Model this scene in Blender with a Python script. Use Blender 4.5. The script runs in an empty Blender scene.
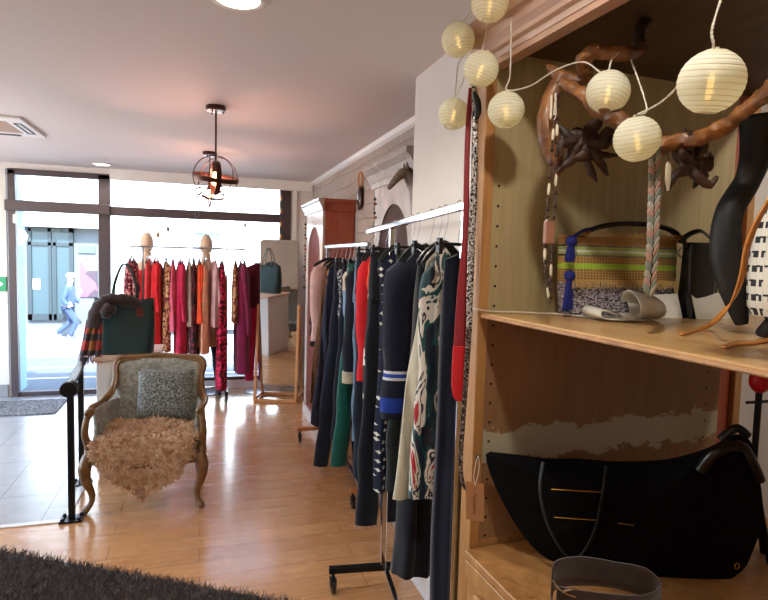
import bpy, bmesh, math, random
from mathutils import Vector, Matrix, noise
random.seed(7)
PI = math.pi
scene = bpy.context.scene
C = scene.collection
R = math.radians

# ------------------------------------------------------------------ camera
FOC, EYE = 580.0, 1.6
YAW, PITCH, ROLL = R(17.6), R(4.15), R(1.55)
def cam_axes():
    cy, sy, cp, sp = math.cos(YAW), math.sin(YAW), math.cos(PITCH), math.sin(PITCH)
    F = Vector((sy*cp, cy*cp, -sp)); X = Vector((cy, -sy, 0)); U = X.cross(F)
    c, s = math.cos(ROLL), math.sin(ROLL)
    return X*c + U*s, -X*s + U*c, F
AX, AU, AF = cam_axes()
cam_d = bpy.data.cameras.new('camera'); cam = bpy.data.objects.new('camera', cam_d); C.objects.link(cam)
M = Matrix.Identity(4)
for i in range(3):
    M[i][0] = AX[i]; M[i][1] = AU[i]; M[i][2] = -AF[i]
M[2][3] = EYE
cam.matrix_world = M
cam_d.sensor_width = 36; cam_d.lens = 36*FOC/768; cam_d.clip_start = 0.02; cam_d.clip_end = 200
scene.camera = cam
def at(px, py, val, ax=1):
    """survey helper: where the sight line to a photo point meets the plane coordinate[ax] = val"""
    d = AX*((px-384)/FOC) + AU*((300-py)/FOC) + AF
    o = Vector((0, 0, EYE)); t = (val-o[ax])/d[ax]
    return o + d*t

# ------------------------------------------------------------------ objects
def tag(o, label=None, cat=None, group=None, kind=None):
    if label: o['label'] = label
    if cat: o['category'] = cat
    if group: o['group'] = group
    if kind: o['kind'] = kind
    return o
def empty(name, loc, label, cat, group=None, rz=0):
    o = bpy.data.objects.new(name, None); C.objects.link(o); o.location = loc; o.rotation_euler.z = rz
    o.empty_display_size = .05
    return tag(o, label, cat, group)
def copy_tree(o, parent=None):
    c = o.copy(); C.objects.link(c)
    if parent is not None: c.parent = parent
    for ch in list(o.children): copy_tree(ch, c)
    return c
class MB:
    def __init__(s): s.v = []; s.f = []; s.mi = []; s.m = 0
    def add(s, vs, fs):
        b = len(s.v); s.v += [tuple(v) for v in vs]; s.f += [tuple(i+b for i in f) for f in fs]; s.mi += [s.m]*len(fs); return s
    def box(s, x0, y0, z0, x1, y1, z1):
        v = [(x0,y0,z0),(x1,y0,z0),(x1,y1,z0),(x0,y1,z0),(x0,y0,z1),(x1,y0,z1),(x1,y1,z1),(x0,y1,z1)]
        return s.add(v, [(0,3,2,1),(4,5,6,7),(0,1,5,4),(1,2,6,5),(2,3,7,6),(3,0,4,7)])
    def bar(s, a, b, w, h=None, up=(0,0,1)):
        a, b = Vector(a), Vector(b); h = h or w; d = (b-a).normalized(); u = Vector(up)
        if abs(d.dot(u)) > .98: u = Vector((1,0,0))
        x = d.cross(u).normalized()*w/2; y = x.cross(d).normalized()*h/2
        v = [a-x-y, a+x-y, a+x+y, a-x+y, b-x-y, b+x-y, b+x+y, b-x+y]
        return s.add(v, [(0,3,2,1),(4,5,6,7),(0,1,5,4),(1,2,6,5),(2,3,7,6),(3,0,4,7)])
    def tube(s, pts, r, n=10, cap=True, flat=1.0, flat_up=None):
        pts = [Vector(p) for p in pts]; k = len(pts)
        rs = r if isinstance(r, (list, tuple)) else [r]*k
        t = (pts[1]-pts[0]).normalized(); u = Vector(flat_up) if flat_up else Vector((0,0,1))
        if abs(t.dot(u)) > .95: u = Vector((1,0,0))
        if abs(t.dot(u)) > .95: u = Vector((0,1,0))
        vs = []
        for i, p in enumerate(pts):
            t = (pts[min(i+1,k-1)]-pts[max(i-1,0)]).normalized()
            u = (u - t*u.dot(t)); u = u.normalized() if u.length > 1e-6 else Vector((1,0,0))
            w = t.cross(u)
            for j in range(n):
                a = 2*PI*j/n; vs.append(p + (w*math.cos(a)*rs[i]) + (u*math.sin(a)*rs[i]*flat))
        fs = [(i*n+j, i*n+(j+1)%n, (i+1)*n+(j+1)%n, (i+1)*n+j) for i in range(k-1) for j in range(n)]
        if cap: fs += [tuple(range(n-1,-1,-1)), tuple((k-1)*n+j for j in range(n))]
        return s.add(vs, fs)
    def lathe(s, prof, n=24, c=(0,0,0), sx=1, sy=1, cap=True):
        vs = [(c[0]+r*math.cos(2*PI*j/n)*sx, c[1]+r*math.sin(2*PI*j/n)*sy, c[2]+z) for r, z in prof for j in range(n)]
        k = len(prof)
        fs = [(i*n+j, i*n+(j+1)%n, (i+1)*n+(j+1)%n, (i+1)*n+j) for i in range(k-1) for j in range(n)]
        if cap: fs += [tuple(range(n-1,-1,-1)), tuple((k-1)*n+j for j in range(n))]
        return s.add(vs, fs)
    def ball(s, c, r, n=12, m=8, sx=1, sy=1, sz=1):
        prof = [(max(1e-4, r*math.sin(PI*i/m)), -r*sz*math.cos(PI*i/m)) for i in range(m+1)]
        return s.lathe(prof, n, c, sx, sy)
    def torus(s, c, R_, r, rot=None, n=32, m=8, flat=1.0):
        rot = rot or Matrix.Identity(3); vs = []
        for i in range(n):
            a = 2*PI*i/n
            for j in range(m):
                b = 2*PI*j/m
                v = Vector(((R_+r*math.cos(b))*math.cos(a), (R_+r*math.cos(b))*math.sin(a), r*flat*math.sin(b)))
                vs.append(Vector(c) + rot @ v)
        return s.add(vs, [(i*m+j, ((i+1)%n)*m+j, ((i+1)%n)*m+(j+1)%m, i*m+(j+1)%m) for i in range(n) for j in range(m)])
    def prism(s, poly, depth, O, U, V):
        """poly in the (U,V) plane at O, extruded by vector depth"""
        O, U, V, D = Vector(O), Vector(U), Vector(V), Vector(depth)
        a = [O+U*x+V*y for x, y in poly]; n = len(a)
        return s.add(a+[p+D for p in a], [tuple(range(n-1,-1,-1)), tuple(range(n, 2*n))] + [(i,(i+1)%n,(i+1)%n+n,i+n) for i in range(n)])
    def grid(s, fn, nu, nv, wrap=False):
        vs = [fn(i/nu, j/nv) for i in range(nu+1) for j in range(nv+1)]
        return s.add(vs, [(i*(nv+1)+j, i*(nv+1)+j+1, (i+1)*(nv+1)+j+1, (i+1)*(nv+1)+j) for i in range(nu) for j in range(nv)])
    def build(s, name, mats, parent=None, smooth=True, bevel=0, solid=0, sub=0, loc=None, fix=True):
        me = bpy.data.meshes.new(name); me.from_pydata(s.v, [], s.f)
        for m in (mats if isinstance(mats, (list, tuple)) else [mats]): me.materials.append(m)
        me.polygons.foreach_set('material_index', s.mi)
        if fix:
            bm = bmesh.new(); bm.from_mesh(me); bmesh.ops.recalc_face_normals(bm, faces=bm.faces); bm.to_mesh(me); bm.free()
        me.validate(); me.update()
        o = bpy.data.objects.new(name, me); C.objects.link(o)
        if parent is not None: o.parent = parent
        if loc is not None: o.location = loc
        if smooth:
            me.polygons.foreach_set('use_smooth', [True]*len(me.polygons))
            me.set_sharp_from_angle(angle=R(40))
        if solid: m = o.modifiers.new('s', 'SOLIDIFY'); m.thickness = solid; m.offset = 0
        if sub: m = o.modifiers.new('sub', 'SUBSURF'); m.levels = m.render_levels = sub
        if bevel: m = o.modifiers.new('b', 'BEVEL'); m.width = bevel; m.segments = 2; m.limit_method = 'ANGLE'
        return o
def spline(pts, n=8):
    P = [Vector(p) for p in pts]; out = []
    for i in range(len(P)-1):
        p0, p1, p2, p3 = P[max(i-1,0)], P[i], P[i+1], P[min(i+2,len(P)-1)]
        for k in range(n):
            t = k/n
            out.append(.5*((2*p1)+(-p0+p2)*t+(2*p0-5*p1+4*p2-p3)*t*t+(-p0+3*p1-3*p2+p3)*t**3))
    out.append(P[-1]); return out
def structure(name, mb, m, **k):
    o = mb.build(name, m, smooth=False, **k); o['kind'] = 'structure'; return o

# ------------------------------------------------------------------ materials
def srgb(h):
    if isinstance(h, str):
        c = [int(h[i:i+2], 16)/255 for i in (0, 2, 4)]
        return tuple((x/12.92 if x <= .04045 else ((x+.055)/1.055)**2.4) for x in c)+(1,)
    return tuple(h)+(1,) if len(h) == 3 else h
class Mat:
    def __init__(s, name, col='808080', rough=.6, metal=0, spec=.5, sheen=0, coat=0):
        s.m = bpy.data.materials.new(name); s.m.use_nodes = True; s.nt = s.m.node_tree; s.N = s.nt.nodes; s.L = s.nt.links
        s.b = s.N['Principled BSDF']; s.out = s.N['Material Output']
        s.b.inputs['Base Color'].default_value = srgb(col); s.b.inputs['Roughness'].default_value = rough
        s.b.inputs['Metallic'].default_value = metal; s.b.inputs['Specular IOR Level'].default_value = spec
        s.b.inputs['Sheen Weight'].default_value = sheen; s.b.inputs['Coat Weight'].default_value = coat
    def n(s, t, **k):
        x = s.N.new(t)
        for a, v in k.items():
            if a.startswith('i_'): x.inputs[a[2:].replace('_', ' ')].default_value = v
            else: setattr(x, a, v)
        return x
    def coord(s, scale=(1,1,1), rot=(0,0,0), kind='Object', loc=(0,0,0)):
        tc = s.n('ShaderNodeTexCoord'); mp = s.n('ShaderNodeMapping')
        mp.inputs['Scale'].default_value = scale; mp.inputs['Rotation'].default_value = rot; mp.inputs['Location'].default_value = loc
        s.L.new(tc.outputs[kind], mp.inputs['Vector']); return mp.outputs[0]
    def noise(s, vec, scale, detail=4, rough=.5, dist=0):
        t = s.n('ShaderNodeTexNoise'); t.inputs['Scale'].default_value = scale; t.inputs['Detail'].default_value = detail
        t.inputs['Roughness'].default_value = rough; t.inputs['Distortion'].default_value = dist
        s.L.new(vec, t.inputs['Vector']); return t.outputs['Fac']
    def voro(s, vec, scale, out='Distance', feature='F1', rnd=1.0):
        t = s.n('ShaderNodeTexVoronoi', feature=feature); t.inputs['Scale'].default_value = scale; t.inputs['Randomness'].default_value = rnd
        s.L.new(vec, t.inputs['Vector']); return t.outputs[out]
    def ramp(s, fac, stops, const=False):
        r = s.n('ShaderNodeValToRGB'); e = r.color_ramp.elements
        if const: r.color_ramp.interpolation = 'CONSTANT'
        while len(e) < len(stops): e.new(.5)
        for i, (p, c) in enumerate(stops): e[i].position = p; e[i].color = srgb(c)
        s.L.new(fac, r.inputs[0]); return r.outputs[0]
    def math(s, op, a, b=None, clamp=False):
        m = s.n('ShaderNodeMath', operation=op, use_clamp=clamp)
        for i, x in enumerate((a, b)):
            if x is None: continue
            if isinstance(x, (int, float)): m.inputs[i].default_value = x
            else: s.L.new(x, m.inputs[i])
        return m.outputs[0]
    def mix(s, fac, a, b, mode='MIX'):
        m = s.n('ShaderNodeMix', data_type='RGBA', blend_type=mode)
        for i, x in ((0, fac), (6, a), (7, b)):
            if isinstance(x, (int, float)): m.inputs[i].default_value = x
            elif isinstance(x, (str, tuple)): m.inputs[i].default_value = srgb(x)
            else: s.L.new(x, m.inputs[i])
        return m.outputs[2]
    def sep(s, vec):
        x = s.n('ShaderNodeSeparateXYZ'); s.L.new(vec, x.inputs[0]); return x.outputs
    def color(s, c): s.L.new(c, s.b.inputs['Base Color']); return s
    def rough(s, c): s.L.new(c, s.b.inputs['Roughness']); return s
    def bump(s, h, strength=.3, dist=.01):
        b = s.n('ShaderNodeBump'); b.inputs['Strength'].default_value = strength; b.inputs['Distance'].default_value = dist
        s.L.new(h, b.inputs['Height']); s.L.new(b.outputs[0], s.b.inputs['Normal']); return s
def plain(name, col, rough=.6, metal=0, **k):
    return Mat(name, col, rough, metal, **k).m
def wood(name, c1, c2, rough=.45, grain=(1,1,1), scale=6, coat=0, bump=.1):
    m = Mat(name, c1, rough, coat=coat); v = m.coord(grain)
    f = m.noise(v, scale, 8, .6, 1.2); m.color(m.ramp(f, [(.3, c1), (.7, c2)])); m.bump(f, bump, .004); return m.m
def cloth(name, col, col2=None, scale=60, rough=.85, sheen=.3, amount=.5, wave=220):
    m = Mat(name, col, rough, sheen=sheen, spec=.25); v = m.coord()
    f = m.noise(v, scale, 3, .6)
    m.color(m.ramp(f, [(.5-amount/2, col), (.5+amount/2, col2 or col)])); g = m.noise(v, wave, 2)
    m.bump(g, .25, .002); return m.m

W = {}
W['white_wall'] = (lambda m: (m.color(m.ramp(m.noise(m.coord(), 1.5, 3), [(.3, 'd6d1cb'), (.7, 'e0dbd5')])), m.bump(m.noise(m.coord(), 60, 3), .05, .003), m.m)[-1])(Mat('painted_wall', 'ddd8d2', .8))
W['ceiling'] = (lambda m: (m.bump(m.noise(m.coord((1, 6, 1)), 1.2, 3), .12, .02), m.m)[-1])(Mat('ceiling_paint', 'dcd2cc', .75))
def stone_mat():
    m = Mat('pale_stone', 'd8cbbf', .7); v = m.coord()
    x = m.sep(v); cb = m.n('ShaderNodeCombineXYZ'); dn = m.noise(v, 5, 3); m.L.new(m.math('ADD', x[1], m.math('MULTIPLY', dn, .10)), cb.inputs[0]); m.L.new(m.math('ADD', x[2], m.math('MULTIPLY', dn, .07)), cb.inputs[1])
    br = m.n('ShaderNodeTexBrick'); m.L.new(cb.outputs[0], br.inputs['Vector'])
    br.inputs['Scale'].default_value = 1; br.inputs['Brick Width'].default_value = .30; br.inputs['Row Height'].default_value = .115
    br.inputs['Mortar Size'].default_value = .010; br.inputs['Mortar Smooth'].default_value = 1
    br.inputs['Color1'].default_value = srgb('ecd8c8'); br.inputs['Color2'].default_value = srgb('dcc4b2'); br.inputs['Mortar'].default_value = srgb('d0bcac')
    n2 = m.noise(v, 38, 6, .75)
    m.color(m.mix(.5, br.outputs['Color'], m.ramp(n2, [(.40, '9c8a7e'), (.56, 'fff6ee')]), 'MULTIPLY'))
    m.color(m.mix(m.ramp(n2, [(.3, '000000'), (.75, 'ffffff')]), m.mix(.0, br.outputs['Color'], 'ffffff'), 'efe4da'))
    h = m.math('ADD', m.math('MULTIPLY', br.outputs['Fac'], -.5), m.math('MULTIPLY', n2, 1.6)); m.bump(h, 1.0, .04); return m.m
W['stone'] = stone_mat()
def floor_mat():
    m = Mat('oak_planks', 'c79a63', .3, coat=.7); v = m.coord()
    br = m.n('ShaderNodeTexBrick', offset=.37); m.L.new(v, br.inputs['Vector'])
    br.inputs['Scale'].default_value = 1; br.inputs['Brick Width'].default_value = 1.25; br.inputs['Row Height'].default_value = .145
    br.inputs['Mortar Size'].default_value = .0016; br.inputs['Bias'].default_value = 0
    br.inputs['Color1'].default_value = srgb('d8a672'); br.inputs['Color2'].default_value = srgb('cc9864'); br.inputs['Mortar'].default_value = srgb('7c552f')
    g = m.noise(m.coord((1.2, 14, 1)), 3, 8, .65, .6)
    m.color(m.mix(.75, br.outputs['Color'], m.ramp(g, [(.25, 'c8b49a'), (.75, 'ffffff')]), 'MULTIPLY'))
    m.rough(m.ramp(m.noise(m.coord((1, 3, 1)), 5, 3), [(.3, (.20,)*3), (.7, (.30,)*3)])); m.b.inputs['Coat Roughness'].default_value = .16; m.bump(m.math('MULTIPLY', br.outputs['Fac'], -1), .3, .002); return m.m
W['oak'] = floor_mat()
def tile_mat():
    m = Mat('grey_tiles', 'c4c6c8', .28); v = m.coord(rot=(0,0,PI/2), loc=(.25,-.07,0))
    br = m.n('ShaderNodeTexBrick', offset=.5); m.L.new(v, br.inputs['Vector'])
    br.inputs['Scale'].default_value = 1; br.inputs['Brick Width'].default_value = .46; br.inputs['Row Height'].default_value = .32
    br.inputs['Mortar Size'].default_value = .004
    br.inputs['Color1'].default_value = srgb('a4a7a8'); br.inputs['Color2'].default_value = srgb('aaadae'); br.inputs['Mortar'].default_value = srgb('77797b')
    m.color(m.mix(.3, br.outputs['Color'], m.ramp(m.noise(v, 9, 5), [(.3, 'aaaaaa'), (.7, 'ffffff')]), 'MULTIPLY'))
    m.bump(m.math('MULTIPLY', br.outputs['Fac'], -1), .3, .003); return m.m
W['tile'] = tile_mat()
W['frame'] = plain('brown_metal_frame', '4b4042', .45, .2)
W['black'] = plain('black_metal', '17171a', .4, .5)
W['blackplastic'] = plain('black_plastic', '0d0d0f', .35)
W['chrome'] = plain('chrome', 'd8d8da', .12, 1)
W['steel'] = plain('brushed_steel', '9a9a9c', .35, 1)
W['whitepaint'] = plain('white_paint', 'e4e1dc', .5)
W['bronze'] = plain('dark_bronze', '4a2c26', .35, .7)
W['armoire'] = wood('honey_wood', '9a6b3c', 'c08f58', .4, (3, 3, .5), 5, .1)
W['armoire_pink'] = wood('pinkish_cornice_wood', 'a8826c', 'c4a088', .4, (3, .5, 3), 5, .1)
W['shelfwood'] = wood('oak_shelf', 'b48a55', 'cba46c', .35, (3, .6, 3), 5, .2)
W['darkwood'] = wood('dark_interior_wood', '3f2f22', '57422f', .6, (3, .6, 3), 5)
def panel_mat():
    m = Mat('worn_plywood', 'a89a72', .6); g = m.noise(m.coord((9, 9, .7)), 4, 8, .6, .8)
    base = m.ramp(g, [(.25, '9d8c62'), (.75, 'b7a67c')])
    z = m.sep(m.coord())[2]
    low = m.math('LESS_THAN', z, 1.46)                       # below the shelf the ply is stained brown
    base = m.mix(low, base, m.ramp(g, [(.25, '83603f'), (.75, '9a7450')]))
    n = m.noise(m.coord((5, 5, 9)), 2.2, 6, .7)
    zz = m.math('ADD', z, m.math('MULTIPLY', m.math('SUBTRACT', n, .5), .14))
    band = m.math('MULTIPLY', m.math('GREATER_THAN', zz, 1.06), m.math('LESS_THAN', zz, 1.15))
    x = m.sep(m.coord())[0]
    dx = m.math('MINIMUM', m.math('ABSOLUTE', m.math('SUBTRACT', x, .036)), m.math('ABSOLUTE', m.math('SUBTRACT', x, .81)))
    dz = m.math('ABSOLUTE', m.math('SUBTRACT', m.math('MODULO', z, .052), .026))
    hole = m.math('LESS_THAN', m.math('ADD', m.math('MULTIPLY', dx, dx), m.math('MULTIPLY', dz, dz)), .0038**2)
    hole = m.math('MULTIPLY', hole, m.math('LESS_THAN', z, 1.80))
    m.color(m.mix(hole, m.mix(m.math('MULTIPLY', band, .85), base, 'bab49a'), '0c0805')); m.bump(g, .08, .003); return m.m
W['panel'] = panel_mat()
W['redwood'] = wood('reddish_wood', '94462f', 'ac5a40', .35, (3, 3, .5), 5, .2)
W['sheenpaint'] = wood('window_sheen_wood', 'a08c80', 'bcaaa0', .5, (3, 3, .6), 5, .2)  # window reflection on the glossy front, painted in as a pale tone
W['greywood'] = wood('pale_grey_wood', '8d8178', 'b9aea4', .5, (3, 1, 1), 5)  # pale grey wood tone with darker grain
W['beech'] = wood('beech_wood', 'b0703c', 'c88a54', .4, (3, 3, .6), 5, .1)
W['driftwood'] = wood('driftwood', '4e2c18', '94602f', .5, (4, 4, 4), 4, .1, .6)
W['rootwood'] = wood('dark_root_wood', '20140e', '4a2f1e', .6, (1, 1, 1), 14, 0, .9)
def glass(name, tint='f4fbff', refl=.5):
    m = Mat(name); t = m.n('ShaderNodeBsdfTransparent'); t.inputs[0].default_value = srgb(tint)
    g = m.n('ShaderNodeBsdfGlossy'); g.inputs['Roughness'].default_value = .02
    fr = m.n('ShaderNodeFresnel'); fr.inputs[0].default_value = 1.45; mx = m.n('ShaderNodeMixShader')
    f = m.math('MULTIPLY', fr.outputs[0], refl)
    m.L.new(f, mx.inputs[0]); m.L.new(t.outputs[0], mx.inputs[1]); m.L.new(g.outputs[0], mx.inputs[2]); m.L.new(mx.outputs[0], m.out.inputs[0]); return m.m
W['glass'] = glass('window_glass'); W['jamb_glass'] = glass('frosted_side_glass', 'a8d4f0', 1)
def emit(name, col, st):
    m = Mat(name, col); m.b.inputs['Emission Color'].default_value = srgb(col); m.b.inputs['Emission Strength'].default_value = st; return m.m

# ------------------------------------------------------------------ room shell
CH = 2.49
BY = 7.05      # back (shop front) wall plane
XL, XR, XC, XN, YN = -3.6, 1.30, 1.01, 2.5, -3.4
mb = MB(); mb.box(XL, YN, -.1, 3.0, BY+.12, 0); structure('floor', mb, W['oak'])
mb = MB(); mb.box(XL+.001, 3.74, -.05, -.77, BY-.02, .004); structure('floor_tiles', mb, W['tile'])
mb = MB(); mb.box(XL, YN, CH, 3.0, BY+.12, CH+.1); structure('ceiling', mb, W['ceiling'])
mb = MB(); mb.box(XL-.1, YN, 0, XL, 2.6, CH); mb.box(XL-.1, 2.6, 0, XL, 6.7, .25); mb.box(XL-.1, 2.6, 2.42, XL, 6.7, CH); mb.box(XL-.1, 6.7, 0, XL, BY, CH); structure('wall_left', mb, W['white_wall'])
w2 = bpy.data.objects.new('added_window', None); C.objects.link(w2); w2['kind'] = 'structure'  # side window added out of view to let in more daylight
mb = MB(); mb.box(XL-.09, 2.6, .25, XL-.03, 6.7, .31); mb.box(XL-.09, 2.6, 2.36, XL-.03, 6.7, 2.42)
for y_ in (2.6, 4.62, 6.64): mb.box(XL-.09, y_, .31, XL-.03, y_+.06, 2.36)
mb.build('window_frame', W['frame'], w2, smooth=False)
mb = MB(); mb.box(XL-.1, YN-.1, 0, XN+.1, YN, CH); structure('wall_rear', mb, W['white_wall'])
mb = MB(); mb.box(XR, 2.76, 0, XR+.3, BY, CH); structure('wall_right', mb, W['stone'])
mb = MB(); mb.box(XC, 1.62, 0, XN, 2.76, CH); structure('wall_chimney', mb, W['white_wall'])
mb = MB(); mb.box(XN, YN, 0, XN+.1, 1.7, CH); structure('wall_alcove', mb, W['white_wall'])
# back wall pieces round the glazing
mb = MB(); mb.box(XL, BY, 0, -1.95, BY+.12, CH); mb.box(-1.95, BY, 2.43, 1.03, BY+.12, CH); mb.box(1.03, BY, 0, XR+.05, BY+.12, CH)
mb.box(-.95, BY, 0, 1.03, BY+.12, .10)
structure('wall_back', mb, W['white_wall'])
mb = MB(); mb.box(XL, BY-.02, 0, -1.96, BY-.001, .14); structure('baseboard_back', mb, plain('grey_skirting', '8f8f90', .6))
# cornice along stone wall and over the window
mb = MB(); mb.prism([(0,0),(-.035,0),(-.02,-.03),(0,-.045)], (0, BY-2.77, 0), (XR-.001, 2.765, CH-.001), (1,0,0), (0,0,1)); structure('trim_1', mb, W['whitepaint'])
mb = MB(); mb.box(-.95, BY-.05, 2.37, 1.28, BY-.002, CH-.002); structure('trim_2', mb, W['whitepaint'])
mb = MB(); mb.box(1.05, BY-.03, 0, 1.10, BY-.002, 2.37); structure('trim_3', mb, W['whitepaint'])
# metal strip round the tiled entrance
mb = MB(); mb.box(XL+.01, 3.70, 0, -.74, 3.74, .007); mb.box(-.775, 3.74, 0, -.74, BY-.03, .007); structure('trim_4', mb, plain('aluminium_strip', 'd6d6d4', .4, .3))
# door and window frames
d = bpy.data.objects.new('door_1', None); C.objects.link(d); d['kind'] = 'structure'
mb = MB()
mb.box(-1.93, BY-.02, .0, -1.86, BY+.06, 2.42); mb.box(-1.07, BY-.02, 0, -.95, BY+.06, 2.42)
mb.box(-1.93, BY-.02, 2.37, -.95, BY+.06, 2.43); mb.box(-1.95, BY-.06, 1.99, -.95, BY+.07, 2.10); mb.box(-1.86, BY, 0, -1.07, BY+.06, .05)
mb.build('door_frame', W['frame'], d, smooth=False, bevel=.004)
mb = MB(); mb.box(-1.86, BY+.02, .05, -1.07, BY+.03, 1.99); mb.box(-1.86, BY+.02, 2.10, -1.07, BY+.03, 2.37); mb.build('pane', W['glass'], d, smooth=False)
mb = MB(); mb.box(-1.875, BY-.055, 1.86, -1.85, BY-.02, 1.95); mb.build('hinge', W['steel'], d, smooth=False)
w = bpy.data.objects.new('window_1', None); C.objects.link(w); w['kind'] = 'structure'
mb = MB(); mb.box(.90, BY-.02, .1, 1.03, BY+.06, 2.42); mb.box(-.95, BY-.01, 1.985, .90, BY+.07, 2.085); mb.box(-.95, BY, .1, .90, BY+.06, .14)
mb.build('window_frame', W['frame'], w, smooth=False, bevel=.004)
mb = MB(); mb.box(-.95, BY+.02, .14, .90, BY+.03, 1.985); mb.box(-.95, BY+.02, 2.085, .90, BY+.03, 2.42); mb.build('pane', W['glass'], w, smooth=False)
# light side screen outside the door
mb = MB(); mb.box(-1.98, BY+.14, -.02, -1.94, BY+.62, 2.6); o = mb.build('entrance_reveal', plain('pale_blue_reveal', '9cc0e0', .6), smooth=False); o['kind'] = 'structure'

# ------------------------------------------------------------------ street
FY = 18.0
def fx(px, py, y=FY): return at(px, py, y)
asph = Mat('asphalt', '9a9a9c', .9); asph.color(asph.ramp(asph.noise(asph.coord(), 8, 5), [(.3, '4a4e52'), (.7, '565a5e')]))
mb = MB(); mb.add([(-14, BY+.12, -.02), (14, BY+.12, -.02), (14, 15.2, -.95), (-14, 15.2, -.95)], [(0,1,2,3)]); mb.add([(-14, BY+.12, -.12), (14, BY+.12, -.12), (14, 15.2, -1.05), (-14, 15.2, -1.05)], [(3,2,1,0)])
structure('road', mb, asph.m)
def roadz(y): return -.02-(y-BY-.12)*.93/(15.2-BY-.12)
for k, (ya, yb) in enumerate(((9.3, 9.45), (11.6, 11.72))):
    mb = MB(); mb.add([(-12, ya, roadz(ya)+.006), (6, ya, roadz(ya)+.006), (6, yb, roadz(yb)+.006), (-12, yb, roadz(yb)+.006)], [(0,1,2,3)]); structure('road_marking', mb, W['whitepaint'])
mb = MB(); mb.box(-14, 15.2, -1.1, 14, FY+.3, -.83); structure('pavement', mb, plain('pavement_concrete', '8a8a8a', .9))
fac = empty('shop_building', (0, FY, -.83), 'long pale stone building across the street with shop window', 'building')
def fbox(mb, px0, py0, px1, py1, y0, y1):
    a, b = fx(px0, py1, FY), fx(px1, py0, FY)
    return mb.box(a.x, y0-FY, a.z+.83, b.x, y1-FY, b.z+.83)
mb = MB(); mb.box(-14, .1, -.1, 14, .6, 9); stn = Mat('facade_stone', 'c9c6c4', .9); stn.color(stn.ramp(stn.noise(stn.coord(), 1.5, 5), [(.3, '585b5e'), (.7, '65686b')])); mb.build('wall', stn.m, fac, smooth=False)
mb = MB(); fbox(mb, 20, 205, 330, 226, FY-.35, FY+.1); mb.build('fascia', plain('white_fascia', 'f2f0ee', .7), fac, smooth=False)
mb = MB(); fbox(mb, 20, 130, 330, 205, FY-.15, FY+.1); mb.build('upper_wall', plain('white_render', 'f6f4f2', .8), fac, smooth=False)
mb = MB(); fbox(mb, 101, 226, 420, 330, FY-.12, FY+.1); mb.build('rendered_wall', bpy.data.materials['white_render'], fac, smooth=False)
mb = MB()
for (a, b_, c, d2) in ((28, 228, 31, 320), (49, 228, 51, 320), (54, 240, 56, 320), (70, 228, 73, 320), (28, 228, 73, 231), (28, 243, 73, 245), (28, 314, 73, 320)): fbox(mb, a, b_, c, d2, FY-.02, FY+.1)
mb.build('shopfront_frame', plain('grey_blue_frame', '1c272c', .5), fac, smooth=False)
mb = MB(); fbox(mb, 30, 230, 72, 316, FY+.03, FY+.09); mb.build('shop_glass', plain('dim_shop_glass', '2e4046', .4), fac, smooth=False)
mb = MB(); fbox(mb, 33, 279, 40, 289, FY+.0, FY+.02); mb.build('notice', W['whitepaint'], fac, smooth=False)
mb = MB(); fbox(mb, 192, 222, 222, 250, FY-.18, FY-.15); mb.build('window_frame', plain('pale_frame', 'b7bcc4', .6), fac, smooth=False)
mb = MB(); fbox(mb, 195, 232, 207, 250, FY-.2, FY-.18); fbox(mb, 209, 225, 220, 250, FY-.2, FY-.18); mb.build('window', plain('blue_grey_glass', '7e8d9e', .2), fac, smooth=False)
po = fx(80, 297); q = fx(97, 262)
pm = Mat('poster_print', 'b08090', .6); pm.color(pm.ramp(pm.voro(pm.coord(), 2.6, 'Color'), [(.3, '3c2c36'), (.5, '7c4458'), (.7, '8c8088')], True))
mb = MB(); mb.box(po.x, FY+.05, po.z, q.x, FY+.098, q.z); o = mb.build('poster', pm.m, smooth=False); tag(o, 'dim pinkish poster on the stone pier across the street', 'poster')
a, b = fx(78, 253), fx(95, 246)
mb = MB(); mb.box(a.x, FY+.05, a.z, b.x, FY+.098, b.z); o = mb.build('street_sign', plain('sign_grey', '48545e', .6), smooth=False); tag(o, 'small grey sign plate above the poster across the street', 'sign')

# person walking outside
def skin(name, joints, edges, m, parent=None, sub=2):
    me = bpy.data.meshes.new(name); me.from_pydata([j[:3] for j in joints], edges, [])
    o = bpy.data.objects.new(name, me); C.objects.link(o); me.materials.append(m)
    if parent is not None: o.parent = parent
    sk = o.modifiers.new('skin', 'SKIN'); sk.use_smooth_shade = True
    for i, j in enumerate(joints):
        r = j[3]; me.skin_vertices[0].data[i].radius = (r, r) if not isinstance(r, tuple) else r
    me.skin_vertices[0].data[0].use_root = True
    s = o.modifiers.new('sub', 'SUBSURF'); s.levels = s.render_levels = sub
    return o
pp = fx(69, 325, 17.2)
per = empty('person', (pp.x, 17.2, -.83), 'person in a blue jacket and jeans walking along the pavement', 'person')
skinm = plain('skin_tone', 'd9b39c', .6); jk = plain('blue_jacket', '34466a', .8); jn = plain('pale_jeans', '34425e', .85)
J = [(0,0,.92,.13),(0,0,1.15,.13),(.01,0,1.36,.15),(.02,0,1.48,.055),(.04,0,1.56,.07),(.06,0,1.68,.095),
     (0,-.09,.86,.09),(.20,-.09,.50,.06),(.02,-.09,.14,.04),(.0,-.09,.05,.05),(.16,-.09,.03,.035),
     (0,.09,.86,.09),(.02,.09,.48,.06),(-.32,.09,.20,.04),(-.38,.09,.10,.05),(-.26,.09,.03,.035),
     (.0,-.19,1.38,.065),(-.10,-.23,1.10,.05),(.08,-.24,.90,.035),(.0,.19,1.38,.065),(.08,.23,1.10,.05),(.30,.22,.98,.035)]
E = [(0,1),(1,2),(2,3),(3,4),(4,5),(0,6),(6,7),(7,8),(8,9),(9,10),(0,11),(11,12),(12,13),(13,14),(14,15),(2,16),(16,17),(17,18),(2,19),(19,20),(20,21)]
skin('body', J, E, skinm, per)
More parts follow.
